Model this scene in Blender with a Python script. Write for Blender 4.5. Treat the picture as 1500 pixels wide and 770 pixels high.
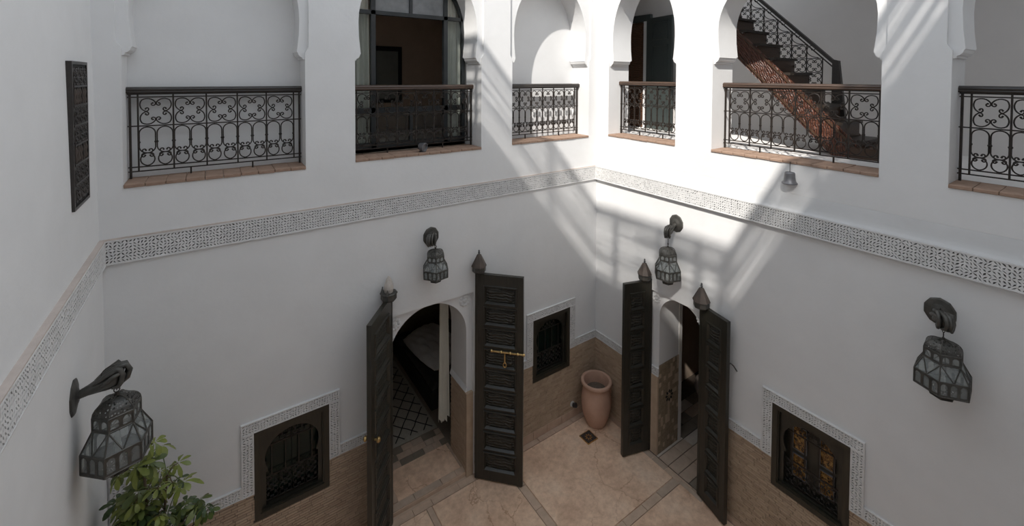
import bpy, bmesh, math, random
from mathutils import Vector, Matrix, Quaternion
from mathutils.geometry import tessellate_polygon

random.seed(7)
scn = bpy.context.scene
for o in list(bpy.data.objects):
    bpy.data.objects.remove(o)
COL = scn.collection
PI = math.pi

# ---------------------------------------------------------------- camera
def set_camera():
    yaw, pitch, roll = math.radians(34.433), math.radians(1.565), math.radians(0.275)
    fw = Vector((math.sin(yaw)*math.cos(pitch), math.cos(yaw)*math.cos(pitch), -math.sin(pitch)))
    rt = Vector((math.cos(yaw), -math.sin(yaw), 0))
    up = rt.cross(fw)
    r2 = rt*math.cos(roll) + up*math.sin(roll)
    u2 = up*math.cos(roll) - rt*math.sin(roll)
    cam = bpy.data.cameras.new('camera')
    cam.sensor_width = 36.0
    cam.sensor_fit = 'HORIZONTAL'
    cam.lens = 641.83/1500*36
    cam.shift_y = -(385-130.64)/1500
    cam.clip_start = 0.05
    co = bpy.data.objects.new('camera', cam)
    COL.objects.link(co)
    m = Matrix((r2, u2, -fw)).transposed().to_4x4()
    m.translation = Vector((-5.17, -5.08, 5.39))
    co.matrix_world = m
    scn.camera = co
set_camera()

# ---------------------------------------------------------------- light
SUN_DIR = Vector((0.85, 0.52, -1.0)).normalized()
world = bpy.data.worlds.new('sky')
scn.world = world
world.use_nodes = True
bg = world.node_tree.nodes['Background']
bg.inputs[0].default_value = (0.80, 0.89, 1.0, 1)
bg.inputs[1].default_value = 1.25
sl = bpy.data.lights.new('sun', 'SUN')
sl.energy = 5.0
sl.angle = math.radians(0.8)
sl.color = (1.0, 0.96, 0.90)
so = bpy.data.objects.new('sun', sl)
COL.objects.link(so)
so.rotation_euler = SUN_DIR.to_track_quat('-Z', 'Y').to_euler()
so.location = (-9, -9, 14)
vs = scn.view_settings
vs.view_transform = 'Standard'
vs.look = 'None'
vs.gamma = 1
vs.use_curve_mapping = False
vs.exposure = 0.10

# ---------------------------------------------------------------- materials
MATS = {}
def _nt(name):
    m = bpy.data.materials.new(name)
    m.use_nodes = True
    nt = m.node_tree
    b = nt.nodes['Principled BSDF']
    MATS[name] = m
    return m, nt, b
def noise(nt, scale, detail=4, rough=0.55, stretch=None):
    tc = nt.nodes.new('ShaderNodeTexCoord')
    n = nt.nodes.new('ShaderNodeTexNoise')
    n.inputs['Scale'].default_value = scale
    n.inputs['Detail'].default_value = detail
    n.inputs['Roughness'].default_value = rough
    if stretch:
        mp = nt.nodes.new('ShaderNodeMapping')
        mp.inputs['Scale'].default_value = stretch
        nt.links.new(tc.outputs['Object'], mp.inputs[0])
        nt.links.new(mp.outputs[0], n.inputs['Vector'])
    else:
        nt.links.new(tc.outputs['Object'], n.inputs['Vector'])
    return n
def ramp(nt, src, stops):
    r = nt.nodes.new('ShaderNodeValToRGB')
    e = r.color_ramp.elements
    while len(e) < len(stops):
        e.new(0.5)
    for i, (p, c) in enumerate(stops):
        e[i].position = p
        e[i].color = (c[0], c[1], c[2], 1)
    nt.links.new(src, r.inputs[0])
    return r
def bump(nt, b, src, strength, dist=0.01, prev=None):
    bp = nt.nodes.new('ShaderNodeBump')
    bp.inputs['Strength'].default_value = strength
    bp.inputs['Distance'].default_value = dist
    nt.links.new(src, bp.inputs['Height'])
    if prev:
        nt.links.new(prev.outputs[0], bp.inputs['Normal'])
    nt.links.new(bp.outputs[0], b.inputs['Normal'])
    return bp
def mat(name, c1, c2=None, scale=6, rough=0.7, metal=0.0, bmp=0.0, bscale=None, stretch=None, bdist=0.01, spec=0.5, lo=0.3, hi=0.7):
    m, nt, b = _nt(name)
    b.inputs['Roughness'].default_value = rough
    b.inputs['Metallic'].default_value = metal
    b.inputs['Specular IOR Level'].default_value = spec
    if c2 is None:
        c2 = tuple(x*0.85 for x in c1)
    n = noise(nt, scale, 5, 0.6, stretch)
    r = ramp(nt, n.outputs[0], [(lo, c1), (hi, c2)])
    nt.links.new(r.outputs[0], b.inputs['Base Color'])
    if bmp:
        n2 = noise(nt, bscale or scale*4, 4, 0.6, stretch)
        bump(nt, b, n2.outputs[0], bmp, bdist)
    return m
mat('plaster', (0.80, 0.795, 0.79), (0.755, 0.75, 0.745), 2.2, 0.85, bmp=0.25, bscale=14, bdist=0.006, spec=0.2)
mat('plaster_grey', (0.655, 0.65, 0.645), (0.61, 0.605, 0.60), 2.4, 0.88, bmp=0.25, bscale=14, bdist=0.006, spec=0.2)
mat('plaster_warm', (0.82, 0.79, 0.765), (0.78, 0.75, 0.725), 2.5, 0.85, bmp=0.2, bscale=12, bdist=0.006, spec=0.2)
mat('carved_plaster', (0.78, 0.77, 0.76), (0.66, 0.65, 0.64), 9, 0.85, bmp=0.3, bscale=60, bdist=0.003, spec=0.2)
mat('carve_recess_shade', (0.075, 0.072, 0.07), (0.15, 0.145, 0.14), 14, 0.95, spec=0.1)  # dark colour paints in the shade at the bottom of the carved slits
mat('dusty_ledge', (0.62, 0.54, 0.49), (0.50, 0.43, 0.385), 5, 0.9, bmp=0.3, spec=0.1)
mat('sill_tile', (0.40, 0.275, 0.205), (0.27, 0.175, 0.125), 8, 0.8, bmp=0.3, spec=0.3)
mat('iron', (0.020, 0.018, 0.017), (0.045, 0.032, 0.024), 12, 0.45, metal=0.4, bmp=0.15, bscale=90, bdist=0.002)
mat('rail_wood', (0.050, 0.034, 0.026), (0.10, 0.058, 0.038), 5, 0.38, bmp=0.1, stretch=(1, 12, 12))
mat('rail_black', (0.022, 0.019, 0.017), (0.040, 0.032, 0.027), 5, 0.4, bmp=0.1, stretch=(1, 12, 12))
mat('dark_wood', (0.019, 0.019, 0.015), (0.038, 0.033, 0.024), 7, 0.32, bmp=0.10, bscale=30, stretch=(6, 6, 0.8), bdist=0.004)
def carved_wood(name, c1, c2, scale=26):
    m, nt, b = _nt(name)
    b.inputs['Roughness'].default_value = 0.45
    tc = nt.nodes.new('ShaderNodeTexCoord')
    v = nt.nodes.new('ShaderNodeTexVoronoi')
    v.feature = 'SMOOTH_F1'
    v.inputs['Scale'].default_value = scale
    nt.links.new(tc.outputs['Object'], v.inputs['Vector'])
    w = nt.nodes.new('ShaderNodeTexWave')
    w.wave_type = 'RINGS'
    w.inputs['Scale'].default_value = scale*0.35
    w.inputs['Distortion'].default_value = 6
    nt.links.new(tc.outputs['Object'], w.inputs['Vector'])
    r = ramp(nt, w.outputs[0], [(0.2, c1), (0.8, c2)])
    nt.links.new(r.outputs[0], b.inputs['Base Color'])
    b1 = bump(nt, b, v.outputs[0], 0.7, 0.01)
    bump(nt, b, w.outputs[0], 0.7, 0.012, b1)
carved_wood('carved_dark_wood', (0.018, 0.018, 0.014), (0.040, 0.036, 0.027))
carved_wood('carved_red_wood', (0.135, 0.048, 0.026), (0.055, 0.022, 0.015), 34)
carved_wood('carved_brown_wood', (0.13, 0.062, 0.032), (0.075, 0.038, 0.022), 26)
mat('frame_wood', (0.023, 0.020, 0.014), (0.042, 0.034, 0.021), 6, 0.45, bmp=0.25, stretch=(6, 6, 0.8), bdist=0.004)
mat('stair_wood', (0.085, 0.045, 0.025), (0.05, 0.027, 0.016), 7, 0.4, bmp=0.2, stretch=(1, 8, 8))
mat('tread_wood', (0.022, 0.017, 0.013), (0.04, 0.028, 0.02), 7, 0.4, bmp=0.2)
mat('green_paint', (0.050, 0.062, 0.060), (0.062, 0.074, 0.070), 4, 0.5, bmp=0.1)
mat('black_paint', (0.016, 0.019, 0.021), (0.026, 0.030, 0.032), 5, 0.4)
mat('black_void', (0.01, 0.01, 0.01), None, 4, 0.7)
mat('brass', (0.72, 0.50, 0.22), (0.50, 0.33, 0.13), 20, 0.28, metal=0.95)
mat('aged_metal', (0.072, 0.070, 0.064), (0.125, 0.119, 0.107), 16, 0.48, metal=0.6, bmp=0.3, bscale=50, bdist=0.003)
mat('rusty_metal', (0.080, 0.066, 0.058), (0.125, 0.098, 0.082), 14, 0.55, metal=0.45, bmp=0.3, bscale=40, bdist=0.003)
mat('terracotta', (0.66, 0.42, 0.31), (0.55, 0.335, 0.24), 5, 0.75, bmp=0.15, bscale=20)
mat('soil', (0.10, 0.075, 0.055), (0.19, 0.15, 0.12), 40, 0.95, bmp=0.8, bscale=60)
mat('grout', (0.12, 0.09, 0.07), (0.09, 0.07, 0.055), 9, 0.95)
mat('brick_tan', (0.55, 0.42, 0.305), (0.45, 0.33, 0.235), 7, 0.7, bmp=0.3, bscale=30, bdist=0.004)
mat('brick_brown', (0.51, 0.385, 0.275), (0.41, 0.30, 0.21), 9, 0.7, bmp=0.3, bscale=30, bdist=0.004)
mat('brick_dark', (0.46, 0.34, 0.245), (0.37, 0.265, 0.185), 9, 0.7, bmp=0.3, bscale=30, bdist=0.004)
mat('mosaic_tan', (0.34, 0.265, 0.185), (0.22, 0.165, 0.11), 22, 0.6, bmp=0.4, bscale=50, bdist=0.004)
def floor_mat():
    m, nt, b = _nt('floor_stone')
    b.inputs['Roughness'].default_value = 0.42
    n1 = noise(nt, 1.6, 6, 0.62)
    r1 = ramp(nt, n1.outputs[0], [(0.30, (0.97, 0.74, 0.56)), (0.48, (0.91, 0.645, 0.46)), (0.70, (0.66, 0.42, 0.285))])
    n3 = noise(nt, 14, 5, 0.7)
    r3 = ramp(nt, n3.outputs[0], [(0.38, (1, 1, 1)), (0.70, (0.72, 0.66, 0.60))])
    mx = nt.nodes.new('ShaderNodeMix')
    mx.data_type = 'RGBA'
    mx.blend_type = 'MULTIPLY'
    mx.inputs['Factor'].default_value = 0.8
    nt.links.new(r1.outputs[0], mx.inputs['A'])
    nt.links.new(r3.outputs[0], mx.inputs['B'])
    # hairline cracks
    tc = nt.nodes.new('ShaderNodeTexCoord')
    nw = noise(nt, 3.5, 4, 0.6)
    add = nt.nodes.new('ShaderNodeMix')
    add.data_type = 'RGBA'
    add.blend_type = 'ADD'
    add.inputs['Factor'].default_value = 0.35
    nt.links.new(tc.outputs['Object'], add.inputs['A'])
    nt.links.new(nw.outputs['Color'], add.inputs['B'])
    vo = nt.nodes.new('ShaderNodeTexVoronoi')
    vo.feature = 'DISTANCE_TO_EDGE'
    vo.inputs['Scale'].default_value = 1.5
    nt.links.new(add.outputs['Result'], vo.inputs['Vector'])
    rc = ramp(nt, vo.outputs['Distance'], [(0.0, (0.66, 0.55, 0.48)), (0.014, (1, 1, 1))])
    gate = noise(nt, 0.9, 2, 0.5)
    rg = ramp(nt, gate.outputs[0], [(0.42, (0, 0, 0)), (0.55, (1, 1, 1))])
    mx2 = nt.nodes.new('ShaderNodeMix')
    mx2.data_type = 'RGBA'
    mx2.blend_type = 'MULTIPLY'
    nt.links.new(rg.outputs[0], mx2.inputs['Factor'])
    nt.links.new(mx.outputs['Result'], mx2.inputs['A'])
    nt.links.new(rc.outputs[0], mx2.inputs['B'])
    nt.links.new(mx2.outputs['Result'], b.inputs['Base Color'])
    bump(nt, b, n3.outputs[0], 0.12, 0.004)
floor_mat()
mat('stone_band', (0.66, 0.485, 0.36), (0.52, 0.375, 0.275), 10, 0.6, bmp=0.4, bscale=25, bdist=0.004)
mat('stone_pale', (0.68, 0.59, 0.50), (0.56, 0.47, 0.39), 8, 0.6, bmp=0.3, bscale=25, bdist=0.004)
mat('stone_grey', (0.58, 0.44, 0.335), (0.46, 0.345, 0.26), 8, 0.6, bmp=0.3, bscale=25, bdist=0.004)
mat('skirting', (0.62, 0.45, 0.34), (0.48, 0.33, 0.24), 6, 0.6, bmp=0.2)
mat('room_brown', (0.66, 0.51, 0.39), (0.56, 0.43, 0.32), 3, 0.9)
mat('room_brick', (0.50, 0.41, 0.28), (0.38, 0.30, 0.20), 8, 0.9, bmp=0.3, stretch=(1, 1, 8))
mat('room_floor', (0.27, 0.22, 0.17), (0.20, 0.16, 0.12), 6, 0.7, bmp=0.2)
mat('linen', (0.90, 0.885, 0.85), (0.82, 0.80, 0.77), 6, 0.9, bmp=0.5, bscale=9, bdist=0.02)
mat('bed_cover', (0.035, 0.032, 0.030), (0.05, 0.045, 0.04), 6, 0.95)
mat('curtain_cream', (0.84, 0.81, 0.72), (0.76, 0.73, 0.64), 4, 0.9, bmp=0.2)
mat('rug_wool', (0.44, 0.40, 0.33), (0.36, 0.32, 0.26), 30, 0.95, bmp=0.5, bscale=90)
mat('rug_black', (0.015, 0.013, 0.012), None, 20, 0.95)
mat('mirror_glass', (0.30, 0.31, 0.27), (0.25, 0.26, 0.23), 4, 0.25)
mat('reed', (0.35, 0.27, 0.17), (0.25, 0.19, 0.12), 10, 0.9)
mat('lamp_black', (0.03, 0.03, 0.032), (0.05, 0.05, 0.052), 10, 0.4)
mat('lamp_white', (0.75, 0.75, 0.73), None, 10, 0.4)
mat('zinc', (0.14, 0.14, 0.15), (0.20, 0.20, 0.21), 10, 0.45, metal=0.5)
mat('plaster_bulb', (0.60, 0.55, 0.50), (0.42, 0.37, 0.33), 12, 0.6)
mat('bark', (0.085, 0.06, 0.04), (0.14, 0.10, 0.065), 20, 0.9, bmp=0.5)
mat('pouf_cloth', (0.70, 0.62, 0.55), (0.60, 0.50, 0.43), 12, 0.9)
def leaf_mat(name, c1, c2):
    m, nt, b = _nt(name)
    n = noise(nt, 14, 3)
    r = ramp(nt, n.outputs[0], [(0.3, c1), (0.7, c2)])
    nt.links.new(r.outputs[0], b.inputs['Base Color'])
    b.inputs['Roughness'].default_value = 0.4
    b.inputs['Transmission Weight'].default_value = 0.0
leaf_mat('leaf_green', (0.105, 0.135, 0.030), (0.065, 0.095, 0.022))
leaf_mat('leaf_lime', (0.22, 0.245, 0.045), (0.13, 0.165, 0.035))
leaf_mat('leaf_dark', (0.035, 0.065, 0.022), (0.055, 0.09, 0.026))
def glass_mat(name, tint, trans=0.6, rough=0.15, c=(0.30, 0.32, 0.31)):
    m, nt, b = _nt(name)
    out = nt.nodes['Material Output']
    b.inputs['Base Color'].default_value = (*c, 1)
    b.inputs['Roughness'].default_value = rough
    n = noise(nt, 8, 3)
    r = ramp(nt, n.outputs[0], [(0.3, c), (0.7, tuple(x*0.7 for x in c))])
    nt.links.new(r.outputs[0], b.inputs['Base Color'])
    t = nt.nodes.new('ShaderNodeBsdfTransparent')
    t.inputs[0].default_value = (*tint, 1)
    mx = nt.nodes.new('ShaderNodeMixShader')
    mx.inputs[0].default_value = trans
    nt.links.new(b.outputs[0], mx.inputs[1])
    nt.links.new(t.outputs[0], mx.inputs[2])
    nt.links.new(mx.outputs[0], out.inputs[0])
glass_mat('lantern_glass', (0.90, 0.92, 0.91), 0.55, 0.15, (0.42, 0.44, 0.43))
glass_mat('window_glass', (0.90, 0.92, 0.92), 0.9, 0.05, (0.10, 0.11, 0.11))
glass_mat('grey_reflection_glass', (0.90, 0.92, 0.92), 0.45, 0.2, (0.42, 0.43, 0.44))  # grey mixed into the pane colour stands for reflected sky and walls
glass_mat('bottle_green_glass', (0.10, 0.22, 0.16), 0.35, 0.1, (0.012, 0.028, 0.022))
def amber_mat():
    m, nt, b = _nt('amber_glass')
    n = noise(nt, 38, 4, 0.7)
    r = ramp(nt, n.outputs[0], [(0.40, (0.012, 0.010, 0.006)), (0.54, (0.22, 0.10, 0.022)), (0.64, (0.42, 0.25, 0.07)), (0.75, (0.05, 0.06, 0.025))])
    nt.links.new(r.outputs[0], b.inputs['Base Color'])
    b.inputs['Roughness'].default_value = 0.25
amber_mat()
def pierced_mat():
    m, nt, b = _nt('pierced_metal')
    out = nt.nodes['Material Output']
    b.inputs['Base Color'].default_value = (0.085, 0.081, 0.074, 1)
    b.inputs['Metallic'].default_value = 0.6
    b.inputs['Roughness'].default_value = 0.45
    tc = nt.nodes.new('ShaderNodeTexCoord')
    v = nt.nodes.new('ShaderNodeTexVoronoi')
    v.inputs['Scale'].default_value = 62
    v.inputs['Randomness'].default_value = 0.5
    nt.links.new(tc.outputs['Object'], v.inputs['Vector'])
    r = ramp(nt, v.outputs['Distance'], [(0.30, (1, 1, 1)), (0.36, (0, 0, 0))])
    t = nt.nodes.new('ShaderNodeBsdfTransparent')
    mx = nt.nodes.new('ShaderNodeMixShader')
    nt.links.new(r.outputs[0], mx.inputs[0])
    nt.links.new(b.outputs[0], mx.inputs[1])
    nt.links.new(t.outputs[0], mx.inputs[2])
    nt.links.new(mx.outputs[0], out.inputs[0])
pierced_mat()

# ---------------------------------------------------------------- mesh builder
class MB:
    def __init__(s):
        s.v, s.f, s.mi = [], [], []
    def add(s, vs, fs, mi=0):
        k = len(s.v)
        s.v += [tuple(p) for p in vs]
        for f in fs:
            s.f.append(tuple(i+k for i in f))
            s.mi.append(mi)
        return s
    def box(s, x0, x1, y0, y1, z0, z1, mi=0, skip=()):
        vs = [(x0,y0,z0),(x1,y0,z0),(x1,y1,z0),(x0,y1,z0),(x0,y0,z1),(x1,y0,z1),(x1,y1,z1),(x0,y1,z1)]
        fs = {'b':(3,2,1,0),'t':(4,5,6,7),'f':(0,1,5,4),'k':(2,3,7,6),'l':(3,0,4,7),'r':(1,2,6,5)}
        return s.add(vs, [f for k, f in fs.items() if k not in skip], mi)
    def bevbox(s, x0, x1, y0, y1, z0, z1, c, mi=0):
        # box whose front (y0) face is chamfered by c
        vs = [(x0,y1,z0),(x1,y1,z0),(x1,y1,z1),(x0,y1,z1),(x0,y0+c,z0),(x1,y0+c,z0),(x1,y0+c,z1),(x0,y0+c,z1),
              (x0+c,y0,z0+c),(x1-c,y0,z0+c),(x1-c,y0,z1-c),(x0+c,y0,z1-c)]
        fs = [(8,9,10,11)]+[(4+i,4+(i+1)%4,8+(i+1)%4,8+i) for i in range(4)]+[(i,(i+1)%4,4+(i+1)%4,4+i) for i in range(4)]+[(3,2,1,0)]
        return s.add(vs, fs, mi)
    def prism(s, outer, holes, y0, y1, mi=0, back=True, mp=None):
        # polygon (u,z) with holes, extruded from n=y0 to n=y1
        loops = [outer]+list(holes)
        flat = [p for l in loops for p in l]
        tris = tessellate_polygon([[Vector((p[0], p[1], 0)) for p in l] for l in loops])
        n = len(flat)
        mp = mp or (lambda u, z, y: (u, y, z))
        vs = [mp(p[0], p[1], y0) for p in flat]+[mp(p[0], p[1], y1) for p in flat]
        fs = []
        for a, b, c in tris:
            fs.append((a, b, c))
            if back:
                fs.append((c+n, b+n, a+n))
        k = 0
        for l in loops:
            m = len(l)
            for i in range(m):
                a, b = k+i, k+(i+1) % m
                fs.append((a, b, b+n, a+n))
            k += m
        return s.add(vs, fs, mi)
    def tube(s, pts, r, sides=6, mi=0, cap=True, rs=None):
        pts = [Vector(p) for p in pts]
        n = len(pts)
        rings = []
        prev = None
        for i, p in enumerate(pts):
            t = (pts[min(i+1, n-1)]-pts[max(i-1, 0)])
            if t.length < 1e-9:
                t = Vector((0, 0, 1))
            t.normalize()
            if prev is None:
                a = Vector((0, 1, 0)) if abs(t.y) < 0.9 else Vector((1, 0, 0))
                u = t.cross(a).normalized()
            else:
                u = (prev - t*prev.dot(t)).normalized()
            prev = u
            w = t.cross(u)
            rr = rs[i] if rs else r
            rings.append([p+(u*math.cos(2*PI*k/sides)+w*math.sin(2*PI*k/sides))*rr for k in range(sides)])
        vs = [q for rg in rings for q in rg]
        fs = []
        for i in range(n-1):
            for k in range(sides):
                fs.append((i*sides+k, i*sides+(k+1) % sides, (i+1)*sides+(k+1) % sides, (i+1)*sides+k))
        if cap:
            fs.append(tuple(reversed(range(sides))))
            fs.append(tuple((n-1)*sides+k for k in range(sides)))
        return s.add(vs, fs, mi)
    def lathe(s, prof, sides=24, c=(0, 0, 0), mi=0, rot=0.0, capb=True, capt=True):
        vs, fs = [], []
        for r, z in prof:
            for k in range(sides):
                a = 2*PI*k/sides+rot
                vs.append((c[0]+r*math.cos(a), c[1]+r*math.sin(a), c[2]+z))
        n = len(prof)
        for i in range(n-1):
            for k in range(sides):
                fs.append((i*sides+k, i*sides+(k+1) % sides, (i+1)*sides+(k+1) % sides, (i+1)*sides+k))
        if capb:
            fs.append(tuple(reversed(range(sides))))
        if capt:
            fs.append(tuple((n-1)*sides+k for k in range(sides)))
        return s.add(vs, fs, mi)
    def mesh(s, name, mats, smooth=None):
        me = bpy.data.meshes.new(name)
        me.from_pydata(s.v, [], s.f)
        if isinstance(mats, str):
            mats = [mats]
        for m in mats:
            me.materials.append(MATS[m])
        me.polygons.foreach_set('material_index', s.mi)
        bm = bmesh.new()
        bm.from_mesh(me)
        bmesh.ops.recalc_face_normals(bm, faces=bm.faces[:])
        bm.to_mesh(me)
        bm.free()
        if smooth is not None:
            me.polygons.foreach_set('use_smooth', [True]*len(me.polygons))
            me.set_sharp_from_angle(angle=math.radians(smooth))
        me.update()
        return me
    def build(s, name, mats, parent=None, loc=(0, 0, 0), rotz=0.0, smooth=None, rot=None):
        return link(name, s.mesh(name, mats, smooth), parent, loc, rotz, rot)
def link(name, data, parent=None, loc=(0, 0, 0), rotz=0.0, rot=None, scale=None):
    o = bpy.data.objects.new(name, data)
    COL.objects.link(o)
    o.parent = parent
    o.location = loc
    o.rotation_euler = rot if rot else (0, 0, rotz)
    if scale:
        o.scale = scale
    return o
def tag(o, label, cat, group=None, kind=None):
    o['label'] = label
    o['category'] = cat
    if group:
        o['group'] = group
    if kind:
        o['kind'] = kind
    return o
def thing(name, label, cat, loc=(0, 0, 0), rotz=0.0, group=None, kind=None):
    o = link(name, None, None, loc, rotz)
    o.empty_display_size = 0.1
    return tag(o, label, cat, group, kind)
def copy_tree(o, parent=None):
    c = o.copy()
    COL.objects.link(c)
    c.parent = parent
    for ch in list(o.children):
        copy_tree(ch, c)
    return c
R90 = PI/2

# ---------------------------------------------------------------- levels
FZ0, FZ1 = 3.745, 3.958      # frieze
TZ0, TZ1 = 1.135, 1.252      # carved trim over the wainscot
WTOP = 9.2
SA, SB = 4.45, 4.495         # sills on back / right wall
IMP = 5.66                   # arch springing

# ---------------------------------------------------------------- the walls
def arch_pts(uc, a, zc, b, zs, hs, n=28):
    # horseshoe outline from right springing over the top to left springing
    ph = math.acos(min(1.0, hs/a))
    pts = []
    for i in range(n+1):
        t = -ph+(PI+2*ph)*i/n
        if math.sin(t) < 0:
            z = zc+math.sin(t)*(zc-zs)/math.sin(ph)
        else:
            z = zc+b*math.sin(t)
        pts.append((uc+a*math.cos(t), z))
    return pts
def bay_hole(u0, u1, sill):
    e = 0.036
    sill -= 0.03
    return [(u0, sill), (u1, sill), (u1, 5.64), (u1+0.012, 5.66), (u1+0.03, 5.685), (u1+e, 5.70), (u1+e, 7.1),
            (u0-e, 7.1), (u0-e, 5.70), (u0-0.03, 5.685), (u0-0.012, 5.66), (u0, 5.64)]
def bay_arch(wall, u0, u1, n0, n1, rise=0.86):
    uc, hw = (u0+u1)/2, (u1-u0)/2
    mb = MB()
    ap = arch_pts(uc, hw-0.048, 6.0, rise, IMP, hw-0.072)
    e = 0.036
    out = [(u1+e, IMP), (u1+e, 7.1), (u0-e, 7.1), (u0-e, IMP)]
    outline = [out[0], out[1], out[2], out[3]] + list(reversed(ap))
    mb.prism(outline, [], n0+0.03, n1)
    o = mb.build('arch', 'plaster', wall, smooth=30)
    for s in (-1, 1):
        uj = uc+s*hw
        c = MB()
        pr = [(0.036, 5.664), (-0.072, 5.664), (-0.074, 5.648), (-0.066, 5.640), (-0.058, 5.615), (-0.040, 5.596), (-0.022, 5.590), (-0.022, 5.574), (0.0, 5.566), (0.036, 5.566)]
        c.prism([(uj+s*p[0], p[1]) for p in pr], [], n0+0.028, n1-0.03)
        c.build('corbel', 'plaster', wall, smooth=25)
    return o
def carved_band(name, parent, u0, u1, z0, z1, n, cell=0.0265, proud=0.02, vertical=False, edge=0.010):
    """plaster strip pierced by small slanting slits: real holes with shade painted dark on the bottom"""
    mb = MB()
    W, H = u1-u0, z1-z0
    iu0, iz0, W2, H2 = u0+edge, z0+edge, W-2*edge, H-2*edge
    nx, nz = max(1, round(W2/cell)), max(1, round(H2/cell))
    cx, cz = W2/nx, H2/nz
    yf, yb = n-proud, n-proud+0.013
    rj = random.Random(int(abs(u0)*1000)+nx)
    G = [[(iu0+i*cx+(rj.uniform(-0.24, 0.24)*cx if 0 < i < nx else 0), iz0+j*cz+(rj.uniform(-0.24, 0.24)*cz if 0 < j < nz else 0)) for j in range(nz+1)] for i in range(nx+1)]
    for i in range(nx):
        for j in range(nz):
            q = [G[i][j], G[i+1][j], G[i+1][j+1], G[i][j+1]]
            um, zm = sum(p[0] for p in q)/4, sum(p[1] for p in q)/4
            if rj.random() < 0.5:      # slit along one diagonal of the lattice cell
                f = (0.88, 0.32, 0.88, 0.32)
            else:
                f = (0.32, 0.88, 0.32, 0.88)
            f = [x*rj.uniform(0.8, 1.1) for x in f]
            h = [(um+(p[0]-um)*k, zm+(p[1]-zm)*k) for p, k in zip(q, f)]
            vs = [(p[0], yf, p[1]) for p in q]+[(p[0], yf, p[1]) for p in h]+[(p[0], yb, p[1]) for p in h]
            mb.add(vs, [(0, 1, 5, 4), (1, 2, 6, 5), (2, 3, 7, 6), (3, 0, 4, 7), (4, 5, 9, 8), (5, 6, 10, 9), (6, 7, 11, 10), (7, 4, 8, 11)], 0)
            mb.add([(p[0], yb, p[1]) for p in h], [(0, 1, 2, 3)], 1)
    # plain border and body
    mb.box(u0, u1, yf-0.003, n, z0, iz0)
    mb.box(u0, u1, yf-0.003, n, iz0+H2, z1)
    mb.box(u0, iu0, yf-0.003, n, iz0, iz0+H2)
    mb.box(iu0+W2, u1, yf-0.003, n, iz0, iz0+H2)
    me = bpy.data.meshes.new(name)
    me.from_pydata(mb.v, [], mb.f)
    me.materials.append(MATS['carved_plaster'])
    me.materials.append(MATS['carve_recess_shade'])
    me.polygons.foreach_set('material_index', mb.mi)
    o = link(name, me, parent)
    return o
def sills(wall, u0, u1, z, n0, n1):
    n = max(1, round((u1-u0)/0.145))
    w = (u1-u0)/n
    base = MB().bevbox(0, w-0.004, n0-0.012, n1, -0.03, 0.0, 0.004).mesh('sill_tile', 'sill_tile')
    for i in range(n):
        link('sill_tile', base, wall, (u0+i*w+0.002, random.uniform(-0.003, 0.003), z+random.uniform(-0.002, 0.002)))

A_BAYS = [(-5.82, -4.35, 4.43), (-3.835, -2.185, SA), (-1.683, -0.198, 4.465)]
B_BAYS = [(0.222, 1.438, SB), (1.963, 3.646, SB), (4.119, 5.45, SB)]     # u = -y on the set-back face
A_WIN = [(-4.858, -4.138, 0.84, 1.768), (-1.303, -0.580, 0.868, 1.802)]
B_WIN = [(2.767, 3.497, 0.835, 1.763)]

# back wall
mb = MB()
DA = (-3.458, -2.300, 2.505)
outer = [(-6.3, 0), (DA[0], 0), (DA[0], DA[2]), (DA[1], DA[2]), (DA[1], 0), (0.6, 0), (0.6, WTOP), (-6.3, WTOP)]
holes = [bay_hole(*b) for b in A_BAYS]+[[(w[0], w[2]), (w[1], w[2]), (w[1], w[3]), (w[0], w[3])] for w in A_WIN]
mb.prism(outer, holes, 0.0, 0.46)
wall_back = mb.build('wall_back', 'plaster')
tag(wall_back, 'white plastered courtyard wall with three arched bays and a low arched doorway', 'wall', kind='structure')
for b in A_BAYS:
    bay_arch(wall_back, b[0], b[1], 0.0, 0.40)
    sills(wall_back, b[0], b[1], b[2], 0.0, 0.34)
# blind backs of the bays
MB().box(-5.95, -4.25, 0.335, 0.455, 4.3, 7.2).build('niche_back', 'plaster', wall_back)
MB().box(-1.75, -0.12, 0.385, 0.455, 4.3, 7.2).build('niche_back', 'plaster', wall_back)
# door surround with round arch
def door_panel(wall, u0, u1, ztop, uc, a, zc, n0, n1, z0=0.0):
    m = MB()
    ap = [(uc+a, z0)]+[(uc+a*math.cos(t*PI/28), zc+a*math.sin(t*PI/28)) for t in range(29)]+[(uc-a, z0)]
    outline = [(u1, z0), (u1, ztop), (u0, ztop), (u0, z0)]+list(reversed(ap))
    m.prism(outline, [], n0, n1)
    return m.build('door_arch', 'plaster', wall, smooth=30)
door_panel(wall_back, DA[0]-0.01, DA[1]+0.01, DA[2]+0.01, -2.91, 0.53, 1.955, 0.045, 0.50)
# frieze and ledge
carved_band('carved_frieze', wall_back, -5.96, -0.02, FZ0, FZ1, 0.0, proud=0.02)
MB().box(-5.96, 0.06, -0.020, 0.0, FZ1, FZ1+0.012).build('frieze_ledge', 'dusty_ledge', wall_back)

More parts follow.
